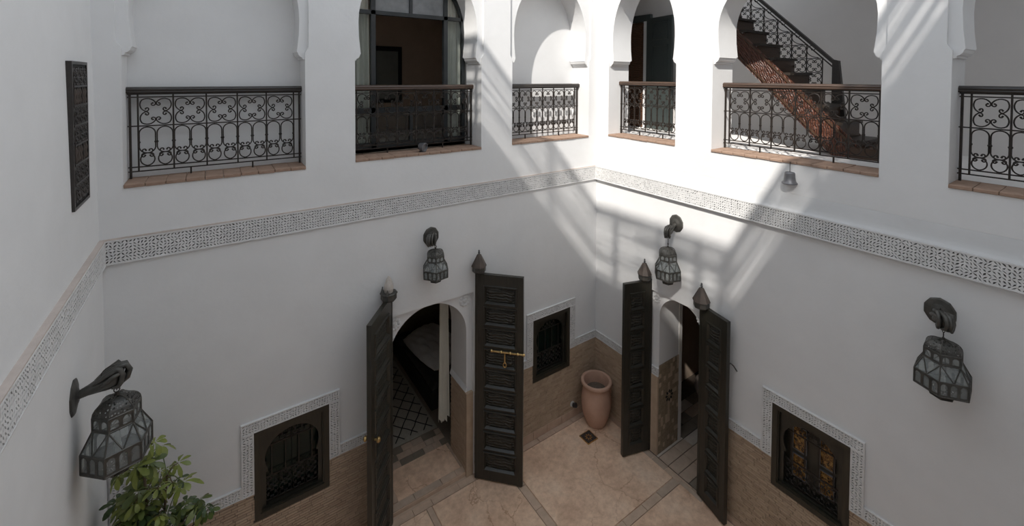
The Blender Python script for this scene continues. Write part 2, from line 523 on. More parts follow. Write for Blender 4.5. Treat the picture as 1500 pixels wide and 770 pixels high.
# right wall (local u = -y, n = +x)
wall_right = MB()
DB = (1.075, 1.925, 2.36)
outer = [(-0.05, 0), (DB[0], 0), (DB[0], DB[2]), (DB[1], DB[2]), (DB[1], 0), (6.2, 0), (6.2, 3.96), (-0.05, 3.96)]
wall_right.prism(outer, [[(w[0], w[2]), (w[1], w[2]), (w[1], w[3]), (w[0], w[3])] for w in B_WIN], 0.0, 0.5)
wall_right.prism([(-0.05, 4.14), (6.2, 4.14), (6.2, WTOP), (-0.05, WTOP)], [bay_hole(*b) for b in B_BAYS], 0.02, 0.48)
wall_right.box(-0.05, 6.2, -0.03, 0.0, FZ0, 3.958)
wall_right = wall_right.build('wall_right', 'plaster', rotz=-R90, smooth=30)
tag(wall_right, 'white plastered courtyard wall open to a stair gallery above a narrow arched doorway', 'wall', kind='structure')
cove = [(-0.05, 3.958), (-0.047, 3.966), (-0.030, 3.974), (-0.018, 3.990), (-0.006, 4.03), (0.006, 4.08), (0.016, 4.125), (0.022, 4.142), (0.3, 4.142), (0.3, 3.958)]
nc = len(cove)
MB().add([(-0.05, c[0], c[1]) for c in cove]+[(6.2, c[0], c[1]) for c in cove],
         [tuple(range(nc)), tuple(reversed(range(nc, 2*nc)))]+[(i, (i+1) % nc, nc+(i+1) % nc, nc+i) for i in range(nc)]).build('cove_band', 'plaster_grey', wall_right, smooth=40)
for b in B_BAYS:
    bay_arch(wall_right, b[0], b[1], 0.02, 0.47, 0.70 if b[0] > 1.5 else 0.86)
    sills(wall_right, b[0], b[1], b[2], 0.02, 0.36)
    MB().box(b[0], b[1], 0.36, 0.48, b[2]-0.05, b[2]-0.004).build('sill_bed', 'plaster_warm', wall_right)
door_panel(wall_right, DB[0]-0.01, DB[1]+0.01, DB[2]+0.01, 1.555, 0.335, 2.02, 0.035, 0.56)
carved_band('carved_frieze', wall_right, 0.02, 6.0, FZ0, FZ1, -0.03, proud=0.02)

# left wall (local u = +y, n = -x)
WC = -5.965
m = MB()
prof = [(0.0, 0.0), (0.0, FZ1), (0.018, FZ1), (0.022, 4.3), (0.045, 5.9), (0.06, 7.0), (0.06, 9.29), (0.36, 9.29), (0.36, 0.0)]
vs = [(-6.2, p[0], p[1]) for p in prof]+[(0.3, p[0], p[1]) for p in prof]
k = len(prof)
m.add(vs, [tuple(range(k)), tuple(reversed(range(k, 2*k)))]+[(i, (i+1) % k, k+(i+1) % k, k+i) for i in range(k)])
wall_left = m.build('wall_left', 'plaster', loc=(WC, 0, 0), rotz=R90)
tag(wall_left, 'tall plain white plastered wall beside the viewer', 'wall', kind='structure')
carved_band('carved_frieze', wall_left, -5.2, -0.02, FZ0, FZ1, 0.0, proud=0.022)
MB().box(-5.4, -0.0, -0.022, 0.03, FZ1, FZ1+0.010).build('frieze_ledge', 'dusty_ledge', wall_left)

# fourth wall behind the viewer
m = MB()
m.box(-6.3, 0.6, -6.0, -5.7, 0, 9.15)
wall_front = m.build('wall_front', 'plaster')
tag(wall_front, 'white courtyard wall behind the viewer', 'wall', kind='structure')

# reed screens on the roof parapets that comb the sunlight
def reed_screen(parent, u0, u1, z0, z1, n, seed, posts, slat=(0.03, 0.11), gap=(0.02, 0.09), hole=None):
    rnd = random.Random(seed)
    mb = MB()
    z = z0+0.03
    while z < z1-0.03:
        h = rnd.uniform(*slat)
        h = min(h, z1-z)
        segs = [(u0, u1)]
        if hole and z+h > hole[2] and z < hole[3]:
            segs = [(u0, hole[0]), (hole[1], u1)]
        for a, b in segs:
            x = a
            while x < b:
                w = min(rnd.uniform(0.8, 1.6), b-x)
                dz = rnd.uniform(-0.02, 0.02)
                mb.box(x, x+w, n-0.01, n+0.01, z+dz, z+h+dz)
                x += w+rnd.choice([0, 0, 0.03])
        z += h+rnd.uniform(*gap)
    for p in posts:
        mb.box(p-0.03, p+0.03, n-0.03, n+0.03, z0, z1)
    mb.box(u0, u1, n-0.02, n+0.02, z1-0.05, z1)
    return mb.build('reed_screen', 'reed', parent)
reed_screen(wall_left, -6.0, 0.3, 9.29, 10.40, 0.06, 3, [-5.5, -4.9, -4.1, -3.1, -2.2, -1.2, -0.2], slat=(0.010, 0.032), gap=(0.016, 0.050), hole=(-6.0, -5.72, 9.85, 10.05))
reed_screen(wall_front, -6.0, 0.5, 9.15, 10.02, -5.72, 5, [-5.8, -4.2, -2.6, -1.0], slat=(0.012, 0.045), gap=(0.02, 0.07))

# ---------------------------------------------------------------- floor
floor = MB().box(-6.3, 0.1, -6.0, 0.06, -0.2, -0.012).build('floor', 'stone_grey')
tag(floor, 'pinkish beige polished stone courtyard floor with darker joint bands', 'floor', kind='structure')
BX, BY = (-1.905, -1.80), (-1.665, -1.565)     # joint bands
xs = [(-5.96, -3.02), (-2.95, BX[0]), (BX[1], -0.03)]
ys = [(-5.7, -3.6), (-3.5, BY[0]), (BY[1], -0.10)]
for x0, x1 in xs:
    for y0, y1 in ys:
        s = MB()
        g = 0.004
        s.add([(x0+g, y0+g, -0.012), (x1-g, y0+g, -0.012), (x1-g, y1-g, -0.012), (x0+g, y1-g, -0.012),
               (x0+2*g, y0+2*g, 0), (x1-2*g, y0+2*g, 0), (x1-2*g, y1-2*g, 0), (x0+2*g, y1-2*g, 0)],
              [(4, 5, 6, 7)]+[(i, (i+1) % 4, 4+(i+1) % 4, 4+i) for i in range(4)])
        s.build('floor_slab', 'floor_stone', floor)
def band(x0, x1, y0, y1, along, piece, z=0.0, mats=('stone_band', 'stone_grey', 'stone_band'), parent=None, rows=1):
    parent = parent or floor
    L = (x1-x0) if along == 'x' else (y1-y0)
    Wd = ((y1-y0) if along == 'x' else (x1-x0))/rows
    for r in range(rows):
        p = 0.0
        while p < L-0.01:
            l = min(piece*random.uniform(0.7, 1.35), L-p)
            if L-p-l < 0.05:
                l = L-p
            g = 0.003
            mm = MB()
            if along == 'x':
                mm.box(x0+p+g, x0+p+l-g, y0+r*Wd+g, y0+(r+1)*Wd-g, z-0.014, z+random.uniform(-0.002, 0.001), skip=('b',))
            else:
                mm.box(x0+r*Wd+g, x0+(r+1)*Wd-g, y0+p+g, y0+p+l-g, z-0.014, z+random.uniform(-0.002, 0.001), skip=('b',))
            mm.build('band_stone', random.choice(mats), parent)
            p += l
band(BX[0], BX[1], -5.0, -0.10, 'y', 0.30)
band(-5.9, -0.03, BY[0], BY[1], 'x', 0.30)
band(-3.02, -2.95, -3.5, -0.10, 'y', 0.5)
band(-5.9, DA[1], -0.10, 0.0, 'x', 0.35)
band(DA[1], -0.03, -0.10, 0.0, 'x', 0.35, mats=('skirting', 'stone_pale', 'skirting'))
band(-0.03, 0.0, -5.0, 0.0, 'y', 0.3, mats=('stone_band', 'stone_grey'))
band(-0.10, -0.03, -1.98, -1.05, 'y', 0.25, z=0.003)

# ---------------------------------------------------------------- wainscot, trim, skirting
CAM = Vector((-5.17, -5.08, 5.39))
unit_brick = {}
for bn in ('brick_tan', 'brick_brown', 'brick_dark'):
    unit_brick[bn] = MB().bevbox(0, 1, -1, 0, 0, 1, 0.06).mesh('brick', bn)
def wainscot(wall, segs, holes, z0, z1, n, to_world, limit=300, seen=None, bl=0.125, bh=0.0285):
    """thin bricks laid in running bond: the nearest ones singly, the rest joined"""
    L = []
    for (u0, u1) in segs:
        rows = round((z1-z0)/0.0285)
        ph = (z1-z0)/rows
        cuts = sorted(h for h in holes if u0 < h[0] and h[1] < u1)
        gb, ua = MB(), u0
        for h in cuts:
            gb.box(ua, h[0], n-0.004, n, z0, z1)
            gb.box(h[0], h[1], n-0.004, n, z0, h[2])
            ua = h[1]
        gb.box(ua, u1, n-0.004, n, z0, z1)
        gb.build('grout_bed', 'grout', wall)
        for r in range(rows):
            zz = z0+r*ph
            u = u0-(bl*0.5 if r % 2 else 0.0)-random.uniform(0, 0.05)
            while u < u1:
                l = bl*random.uniform(0.8, 1.2)
                a, b = max(u, u0), min(u+l-0.005, u1)
                parts = [(a, b)]
                for h in holes:
                    if zz+ph > h[2] and zz < h[3]:
                        np_ = []
                        for (p, q) in parts:
                            if q <= h[0] or p >= h[1]:
                                np_.append((p, q))
                            else:
                                if p < h[0]-0.01:
                                    np_.append((p, h[0]))
                                if q > h[1]+0.01:
                                    np_.append((h[1], q))
                        parts = np_
                for (p, q) in parts:
                    if q-p > 0.012:
                        L.append((p, q, zz+0.002, zz+ph-0.003, random.uniform(0.009, 0.014), random.choice(['brick_tan', 'brick_tan', 'brick_brown', 'brick_brown', 'brick_dark'])))
                u += l
    def key(e):
        w = to_world((e[0]+e[1])/2, (e[2]+e[3])/2)
        pen = 0 if (seen is None or seen((e[0]+e[1])/2, (e[2]+e[3])/2)) else 100
        return (w-CAM).length+pen
    L.sort(key=key)
    for e in L[:limit]:
        link('brick', unit_brick[e[5]], wall, (e[0], n-0.003, e[2]), scale=(e[1]-e[0], e[4], e[3]-e[2]))
    names = ['brick_tan', 'brick_brown', 'brick_dark']
    rest = MB()
    for e in L[limit:]:
        y0 = n-0.003-e[4]
        rest.box(e[0], e[1], y0, n-0.003, e[2], e[3], names.index(e[5]), skip=('k',))
    me = bpy.data.meshes.new('bricks')
    me.from_pydata(rest.v, [], rest.f)
    for bn in names:
        me.materials.append(MATS[bn])
    me.polygons.foreach_set('material_index', rest.mi)
    o = link('bricks', me, wall)
    o['kind'] = 'stuff'
m_ = 0.0
wainscot(wall_back, [(-5.965, DA[0]-0.02), (DA[1]+0.02, 0.0)], [(w[0], w[1], w[2], w[3]) for w in A_WIN], 0.12, TZ0, 0.0,
         lambda u, z: Vector((u, 0, z)), seen=lambda u, z: -5.0 < u < -3.5 and z > 0.55)
wainscot(wall_right, [(0.0, DB[0]-0.01), (DB[1]+0.01, 5.4)], [(w[0], w[1], w[2], w[3]) for w in B_WIN], 0.06, TZ0, 0.0,
         lambda u, z: Vector((0, -u, z)), seen=lambda u, z: 2.2 < u < 3.8)
# stone skirting
def skirting(wall, u0, u1, h):
    u = u0
    while u < u1-0.02:
        l = min(random.uniform(0.25, 0.4), u1-u)
        MB().bevbox(u+0.002, u+l-0.002, -0.022, 0.0, 0, h, 0.004).build('skirting_stone', 'skirting', wall)
        u += l
skirting(wall_back, -5.96, DA[0]-0.02, 0.118)
skirting(wall_back, DA[1]+0.02, -0.02, 0.118)
skirting(wall_right, 0.02, DB[0]-0.02, 0.058)
skirting(wall_right, DB[1]+0.02, 5.2, 0.058)
# carved trim and window surrounds
def surround(wall, w, s=0.112):
    u0, u1, z0, z1 = w
    carved_band('window_surround', wall, u0-s, u1+s, z1, z1+s+0.005, 0.0, proud=0.022)
    carved_band('window_surround', wall, u0-s, u0, TZ0, z1, 0.0, proud=0.022)
    carved_band('window_surround', wall, u1, u1+s, TZ0, z1, 0.0, proud=0.022)
for w in A_WIN:
    surround(wall_back, w)
for w in B_WIN:
    surround(wall_right, w)
S_ = 0.112
for a, b in [(-5.96, A_WIN[0][0]-S_), (A_WIN[0][1]+S_, DA[0]-0.03), (DA[1]+0.03, A_WIN[1][0]-S_), (A_WIN[1][1]+S_, -0.02)]:
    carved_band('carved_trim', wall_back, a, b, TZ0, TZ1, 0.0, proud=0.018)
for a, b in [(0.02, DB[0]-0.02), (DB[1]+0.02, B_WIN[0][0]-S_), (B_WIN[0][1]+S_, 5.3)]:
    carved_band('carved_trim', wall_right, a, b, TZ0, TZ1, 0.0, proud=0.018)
carved_band('carved_strip', wall_back, -5.945, -5.835, TZ1, 1.90, 0.0, proud=0.022)
# wainscot caps in the door reveals
def reveal_wainscot(wall, u, s, n0, n1, z1, mode):
    # panel on the door jamb; s = +1 if it faces +u
    if mode == 'brick':
        rows = int(z1/0.0315)
        mbs = MB()
        for r in range(rows):
            n = n0-(0.06 if r % 2 else 0)
            while n < n1:
                a, b = max(n, n0), min(n+0.12, n1)
                if b-a > 0.01:
                    d = random.uniform(0.009, 0.014)
                    mbs.box(min(u, u+s*d), max(u, u+s*d), a, b, r*0.0315+0.002, (r+1)*0.0315-0.002, random.choice([0, 0, 1]))
                n += 0.125
        o = mbs.build('reveal_bricks', ['brick_tan', 'brick_brown'], wall)
        o['kind'] = 'stuff'
        MB().box(min(u, u+s*0.004), max(u, u+s*0.004), n0, n1, 0, z1).build('grout_bed', 'grout', wall)
    else:
        nr = 20
        mbs = MB()
        cz, cn = z1/nr, (n1-n0)/10
        for r in range(nr):
            for c in range(10):
                d = random.uniform(0.005, 0.009)
                mbs.box(min(u, u+s*d), max(u, u+s*d), n0+c*cn+0.002, n0+(c+1)*cn-0.002, r*cz+0.002, (r+1)*cz-0.002, random.choice([0, 0, 0, 1]))
        o = mbs.build('mosaic_tiles', ['mosaic_tan', 'brick_tan'], wall)
        o['kind'] = 'stuff'
        MB().box(min(u, u+s*0.003), max(u, u+s*0.003), n0, n1, 0, z1).build('grout_bed', 'grout', wall)
reveal_wainscot(wall_back, -2.38, -1, 0.045, 0.49, 1.15, 'brick')
reveal_wainscot(wall_back, -3.44, 1, 0.045, 0.49, 1.15, 'brick')
MB().box(-2.40, DA[1], 0.0, 0.045, 0, 1.14).build('door_pier', 'brick_brown', wall_back)
MB().add([(-2.405, 0.03, 1.15), (-2.38, 0.03, 1.22), (-2.38, 0.5, 1.22), (-2.405, 0.5, 1.15), (-2.38, 0.03, 1.15), (-2.38, 0.5, 1.15)],
         [(0, 1, 2, 3), (0, 4, 1), (3, 2, 5), (0, 3, 5, 4)]).build('reveal_cap', 'plaster', wall_back)
reveal_wainscot(wall_right, 1.22, 1, 0.035, 0.55, 1.30, 'mosaic')
reveal_wainscot(wall_right, 1.89, -1, 0.035, 0.55, 1.30, 'mosaic')
MB().box(DB[0], 1.222, 0.005, 0.036, 0, 1.14).build('door_pier', 'brick_tan', wall_right)
carved_band('carved_trim', wall_right, DB[0], 1.222, 1.14, 1.26, 0.035, proud=0.02)
# eight-petal star tile set in the reveal
st = MB()
for i in range(8):
    a = i*PI/4
    st.add([(1.232, 0.27+0.045*math.cos(a+d)*q, 0.78+0.045*math.sin(a+d)*q) for d, q in ((0, 0.75), (0.28, 1.5), (0, 2.0), (-0.28, 1.5))]
           + [(1.224, 0.27+0.045*math.cos(a+d)*q, 0.78+0.045*math.sin(a+d)*q) for d, q in ((0, 0.75), (0.28, 1.5), (0, 2.0), (-0.28, 1.5))],
           [(0, 1, 2, 3), (0, 1, 5, 4), (1, 2, 6, 5), (2, 3, 7, 6), (3, 0, 4, 7)])
st.build('star_inlay', 'black_void', wall_right)
# carved plaster rosettes over the doors
def rosette(wall, u, z, n, r=0.09):
    mbx = MB()
    for i in range(10):
        a = 2*PI*i/10
        cx, cz = u+math.cos(a)*r*0.66, z+math.sin(a)*r*0.66
        pts = [(cx+math.cos(t*PI/4)*r*0.30, n-0.001, cz+math.sin(t*PI/4)*r*0.30) for t in range(8)]
        mbx.add(pts+[(cx, n-0.034, cz)], [(t, (t+1) % 8, 8) for t in range(8)])
    for rr, h in ((r*0.42, 0.016), (r*0.2, 0.028)):
        pts = [(u+math.cos(t*PI/6)*rr, n-0.001, z+math.sin(t*PI/6)*rr) for t in range(12)]
        pts2 = [(u+math.cos(t*PI/6)*rr*0.7, n-h, z+math.sin(t*PI/6)*rr*0.7) for t in range(12)]
        mbx.add(pts+pts2, [(t, (t+1) % 12, 12+(t+1) % 12, 12+t) for t in range(12)]+[tuple(range(12, 24))])
    mbx.build('rosette', 'carved_plaster', wall, smooth=40)
rosette(wall_back, -3.375, 2.385, 0.045)
rosette(wall_back, -2.405, 2.40, 0.045)
rosette(wall_right, 1.165, 2.25, 0.035, 0.075)
rosette(wall_right, 1.86, 2.25, 0.035, 0.075)

# door steps
step = MB().box(-3.44, -2.38, 0.03, 0.62, 0.0, 0.045).build('doorstep', 'stone_band', wall_back)
MB().bevbox(-3.29, -2.42, 0.14, 0.60, 0.040, 0.052, 0.003).build('step_slab', 'floor_stone', wall_back)
band(-3.44, -2.38, 0.035, 0.135, 'x', 0.28, z=0.058, parent=wall_back)
band(-3.44, -3.295, 0.14, 0.60, 'y', 0.2, z=0.058, parent=wall_back)
band(-2.415, -2.38, 0.14, 0.60, 'y', 0.15, z=0.058, parent=wall_back)
band(-3.44, -2.38, 0.60, 0.92, 'x', 0.16, z=0.060, mats=('stone_grey', 'room_floor', 'stone_band'), parent=wall_back, rows=3)

# ---------------------------------------------------------------- iron scroll meshes
def curl_half(p, th, sgn, seq):
    pts = [Vector(p)]
    x, z = p
    for L, k0, k1 in seq:
        n = max(3, int(abs(L*(k0+k1)/2)/0.30)+1)
        for i in range(n):
            k = k0+(k1-k0)*(i+0.5)/n
            th += sgn*k*L/n
            x += math.cos(th)*L/n
            z += math.sin(th)*L/n
            pts.append(Vector((x, z)))
    return pts
def c_scroll_pts(r):
    # symmetric C-scroll whose middle touches (-r,r)*0.79, opening toward the cell centre
    R = 0.52*r
    seq = [(R*1.66, 1/R, 1/R), (0.30*r, 1/(0.20*r), 1/(0.13*r)), (0.30*r, 1/(0.12*r), 1/(0.07*r))]
    c = Vector((-0.44*r, 0.44*r))
    p = c+Vector((-R*0.7071, R*0.7071))
    a = curl_half(p, PI/4, -1, seq)
    b = curl_half(p, PI/4+PI, 1, seq)
    return list(reversed(b))+a[1:]
def tube2d(mb, pts, r, sides=5, y=0.0):
    mb.tube([(p[0], y, p[1]) for p in pts], r, sides)
    for e in (pts[0], pts[-1]):
        mb.lathe([(0.0005, -1.5*r), (1.4*r, -0.6*r), (1.4*r, 0.6*r), (0.0005, 1.5*r)], 6, (e[0], y, e[1]), capb=False, capt=False)
def railing(name, label, width, cells, loc, rotz, H=0.83, wood='rail_wood', end=0.075, group='iron railings of the upper bays', bossy=True):
    root = thing(name, label, 'railing', loc, rotz, group)
    zt, zm, zb, zl = H-0.095, H-0.365, 0.105, 0.065
    hw = width/2
    hr = MB()
    pr = [(-0.034, 0.0), (-0.040, 0.012), (-0.034, 0.020), (-0.040, 0.034), (-0.032, 0.050), (-0.012, 0.058), (0.012, 0.058), (0.032, 0.050), (0.040, 0.034), (0.034, 0.020), (0.040, 0.012), (0.034, 0.0)]
    n = len(pr)
    hr.add([(-hw-0.004, p[0], H-0.058+p[1]) for p in pr]+[(hw+0.004, p[0], H-0.058+p[1]) for p in pr],
           [tuple(range(n)), tuple(reversed(range(n, 2*n)))]+[(i, (i+1) % n, n+(i+1) % n, n+i) for i in range(n)])
    hr.build('handrail', wood, root, smooth=35)
    bar = 0.0055
    for zz in (zt, zm, zb, zl):
        MB().box(-hw, hw, -bar, bar, zz-bar, zz+bar).build('crossbar', 'iron', root)
    MB().box(-hw, hw, -0.010, 0.010, H-0.072, H-0.058).build('crossbar', 'iron', root)
    w = (width-2*end)/cells
    for s in (-1, 1):
        MB().box(-0.009, 0.009, -0.009, 0.009, 0.0, H-0.06).build('post', 'iron', root, (s*(hw-0.018), 0, 0))
    pm = MB().box(-0.0065, 0.0065, -0.0065, 0.0065, zl, H-0.06).mesh('baluster', 'iron')
    for i in range(cells+1):
        link('baluster', pm, root, (-hw+end+i*w, 0, 0))
    fm = MB().box(-0.007, 0.007, -0.007, 0.007, 0.0, zl).mesh('foot', 'iron')
    for i in range(1, cells, max(1, cells//2)):
        link('foot', fm, root, (-hw+end+(i+0.5)*w, 0, 0))
    # upper ring of four C-scrolls
    hh = (zt-zm)/2
    rr = min(hh, w/2)
    pts = c_scroll_pts(1.0)
    c4 = []
    for sx, sz in ((1, 1), (-1, 1), (1, -1), (-1, -1)):
        mb = MB()
        tube2d(mb, [(p[0]*sx*w/2*0.97, p[1]*sz*hh*0.98) for p in pts], 0.0058)
        c4.append(mb.mesh('scroll', 'iron', 50))
    # lower arches with curled feet and the bowl below
    aw = w/4*0.90
    za = zm-0.012
    ar = []
    hl = za-zb
    top = [(aw*math.cos(t*PI/14), za-aw+aw*math.sin(t*PI/14)) for t in range(15)]
    bw = w/4*0.93
    z1 = zb+0.008+1.92*bw+0.92*aw
    foot = curl_half((aw, z1), -R90, -1, [(aw*1.85, 0.96/aw, 0.96/aw), (aw*0.50, 2.6/aw, 3.4/aw), (aw*0.62, 3.8/aw, 6.0/aw)])
    right = [(aw, za-aw)]+[(p[0], p[1]) for p in foot]
    arch = [(-p[0], p[1]) for p in reversed(right)]+[(-aw*math.cos(t*PI/14), za-aw+aw*math.sin(t*PI/14)) for t in range(1, 14)]+right
    mb = MB()
    tube2d(mb, arch, 0.0058)
    for s in (-1, 1):
        mb.lathe([(0.004, -0.012), (0.0095, -0.004), (0.0095, 0.004), (0.004, 0.012)], 6, (s*aw, 0, za-aw-hl*0.22))
    arch_me = mb.mesh('arch_scroll', 'iron', 50)
    seq = [(bw*3.35, 1/bw, 1/bw), (bw*0.50, 2.6/bw, 3.4/bw), (bw*0.62, 3.8/bw, 6.0/bw)]
    p0 = (0.0, zb+0.008)
    a = curl_half(p0, 0.0, 1, seq)
    bowl = [(-p[0], p[1]) for p in reversed(a)]+[(p[0], p[1]) for p in a[1:]]
    mb = MB()
    tube2d(mb, bowl, 0.0058)
    bowl_me = mb.mesh('bowl_scroll', 'iron', 50)
    for i in range(cells):
        uc = -hw+end+(i+0.5)*w
        for me in c4:
            link('scroll', me, root, (uc, 0, (zt+zm)/2))
        for s in (-1, 1):
            link('arch_scroll', arch_me, root, (uc+s*w/4, 0, 0))
            link('bowl_scroll', bowl_me, root, (uc+s*w/4, 0, 0))
    return root
def railA(i, cells, label):
    b = A_BAYS[i]
    railing('iron_railing', label, b[1]-b[0]-0.01, cells, ((b[0]+b[1])/2, 0.25, b[2]), 0.0, H=5.283-b[2]+0.005*i, wood='rail_wood' if i == 1 else 'rail_black')
def railB(i, cells, label):
    b = B_BAYS[i]
    railing('iron_railing', label, b[1]-b[0]-0.01, cells, (0.29, -(b[0]+b[1])/2, b[2]), -R90, H=5.335-b[2], wood='rail_wood' if i < 2 else 'rail_black')
railA(0, 5, 'black scrolled iron railing before the blank leftmost arched niche')
railA(1, 6, 'brown-topped scrolled iron railing before the tall arched glazed window')
railA(2, 6, 'black scrolled iron railing of the sunlit bay left of the wall corner')
railB(0, 5, 'scrolled iron railing in the narrow bay before the carved and green doors')
railB(1, 6, 'scrolled iron railing with warm brown handrail before the staircase')
railB(2, 5, 'black scrolled iron railing of the shaded bay at the right picture edge')

# ---------------------------------------------------------------- windows with grilles
def grille_window(name, label, wall_rot, loc, w, h, amber=False):
    """dark wooden casement with a horseshoe opening, iron grille in front of the panes; local origin at lower left of the frame"""
    root = thing(name, label, 'window', loc, wall_rot, kind='structure')
    fw = 0.055
    o = MB()
    o.prism([(0, 0), (w, 0), (w, h), (0, h)], [[(fw, fw), (w-fw, fw), (w-fw, h-fw), (fw, h-fw)]], -0.035, 0.12)
    o.build('window_frame', 'frame_wood', root)
    m2 = MB()
    e = 0.012
    m2.prism([(fw, fw), (w-fw, fw), (w-fw, h-fw), (fw, h-fw)], [[(fw+e, fw+e), (w-fw-e, fw+e), (w-fw-e, h-fw-e), (fw+e, h-fw-e)]], -0.022, 0.0)
    m2.build('moulding', 'frame_wood', root)
    uc = w/2
    a = w/2-fw-0.045
    zc = h-fw-0.06-a*0.92
    hs = a*0.90
    zs = zc-a*0.42
    ap = arch_pts(uc, a, zc, a*0.92, zs, hs, 30)
    bot = fw+0.02
    hole = [(uc+a*0.97, bot), (uc+a*0.97, zs-0.03), (uc+hs, zs-0.03)]+ap+[(uc-hs, zs-0.03), (uc-a*0.97, zs-0.03), (uc-a*0.97, bot)]
    m3 = MB()
    hole[0], hole[-1] = (hole[0][0], fw), (hole[-1][0], fw)
    m3.prism([(w-fw, fw), (w-fw, h-fw), (fw, h-fw), (fw, fw)]+list(reversed(hole)), [], 0.012, 0.04)
    m3.box(uc-a*0.97, uc+a*0.97, 0.012, 0.04, fw, bot)
    m3.build('arch_board', 'dark_wood', root)
    # panes behind
    if amber:
        MB().box(fw, w-fw, 0.105, 0.115, fw, h-fw).build('shutter_board', 'dark_wood', root)
        for i, cu in enumerate((uc-0.13, uc+0.13)):
            for z0, z1 in ((bot+0.10, bot+0.34), (bot+0.40, bot+0.66)):
                p = MB().box(cu-0.062, cu+0.062, 0.094, 0.104, z0, z1).build('pane', 'amber_glass', root)
                f = MB()
                for a0, a1, b0, b1 in ((-0.07, 0.07, z0-0.008, z0), (-0.07, 0.07, z1, z1+0.008), (-0.07, -0.062, z0, z1), (0.062, 0.07, z0, z1)):
                    f.box(cu+a0, cu+a1, 0.086, 0.104, b0, b1)
                f.build('pane_frame', 'zinc', p)
    else:
        for i in range(2):
            MB().box(fw+i*(w/2-fw)+0.004, fw+(i+1)*(w/2-fw)-0.004, 0.10, 0.106, fw, h-fw).build('pane', 'bottle_green_glass', root)
        MB().box(fw, w-fw, 0.115, 0.12, fw, h-fw).build('shutter_board', 'black_void', root)
    # grille
    zs1, zs2 = bot+0.27, zc+0.10
    for zz in (bot+0.01, zs1, zs2):
        MB().box(uc-a, uc+a, 0.050, 0.060, zz-0.005, zz+0.005).build('grille_bar', 'iron', root)
    vb = MB().box(-0.005, 0.005, 0.051, 0.059, 0, zs2-zs1).mesh('grille_upright', 'iron')
    kn = 4
    for i in range(kn):
        uu = uc-a+(i+0.5)*2*a/kn
        g = link('grille_upright', vb, root, (uu, 0, zs1))
    pts = c_scroll_pts(1.0)
    rw = 2*a/kn/2
    meshes = []
    for sx, sz in ((1, 1), (-1, 1), (1, -1), (-1, -1)):
        q = MB()
        tube2d(q, [(p[0]*sx*rw*0.95, p[1]*sz*0.062) for p in pts], 0.004, 4, 0.055)
        meshes.append(q.mesh('grille_scroll', 'iron', 50))
    for i in range(kn):
        uu = uc-a+(i+0.5)*2*a/kn
        for zz in (bot+0.075, bot+0.20):
            for me in meshes:
                link('grille_scroll', me, root, (uu, 0, zz))
        if 0 < i < kn-1:
            for me in meshes:
                link('grille_scroll', me, root, (uu, 0, zs2+0.075))
    return root
W1, W2, W3 = A_WIN[0], A_WIN[1], B_WIN[0]
grille_window('window_1', 'dark wooden grilled window beside the leafy plant, left of the bedroom door', 0, (W1[0], 0.012, W1[2]), W1[1]-W1[0], W1[3]-W1[2])
grille_window('window_2', 'small dark grilled window above the clay pot corner', 0, (W2[0], 0.012, W2[2]), W2[1]-W2[0], W2[3]-W2[2])
grille_window('window_3', 'dark grilled window with four amber panes under the right hand lantern', -R90, (0.012, -W3[0], W3[2]), W3[1]-W3[0], W3[3]-W3[2], amber=True)

# carved wooden lattice high on the left wall (local u=+y)
lw = thing('window_4', 'narrow carved wooden lattice window high on the left wall', 'window', (WC-0.012, -0.83, 4.43), R90, kind='structure')
w, h = 0.46, 1.06
o = MB()
o.prism([(0, 0), (w, 0), (w, h), (0, h)], [[(0.022, 0.022), (w-0.022, 0.022), (w-0.022, h-0.022), (0.022, h-0.022)]], -0.006, 0.05)
o.build('window_frame', 'rail_black', lw)
MB().box(0.02, w-0.02, 0.003, 0.009, 0.02, h-0.02).build('backing', 'black_void', lw)
cs = c_scroll_pts(1.0)
meshes = []
for sx, sz in ((1, 1), (-1, 1), (1, -1), (-1, -1)):
    q = MB()
    tube2d(q, [(p[0]*sx*0.062, p[1]*sz*0.062) for p in cs], 0.008, 5, 0.0)
    meshes.append(q.mesh('lattice_scroll', 'rail_black', 50))
for i in range(3):
    for j in range(7):
        if j in (2, 5):
            continue
        for me in meshes:
            link('lattice_scroll', me, lw, (0.104+i*0.126, 0, 0.11+j*0.14))
for zz in (0.18, 0.32, 0.46, 0.60, 0.74, 0.88):
    MB().box(0.04, w-0.04, -0.008, 0.008, zz-0.008, zz+0.008).build('lattice_bar', 'rail_black', lw)
spm = MB().lathe([(0.006, 0), (0.014, 0.03), (0.007, 0.06), (0.014, 0.09), (0.006, 0.12)], 8).mesh('spindle', 'rusty_metal', 40)
for i in range(5):
    for z0 in (0.325, 0.745):
        link('spindle', spm, lw, (0.085+i*0.072, 0, z0))
for x in (0.167, 0.293):
    MB().box(x-0.006, x+0.006, -0.006, 0.006, 0.04, h-0.04).build('lattice_bar', 'rail_black', lw)

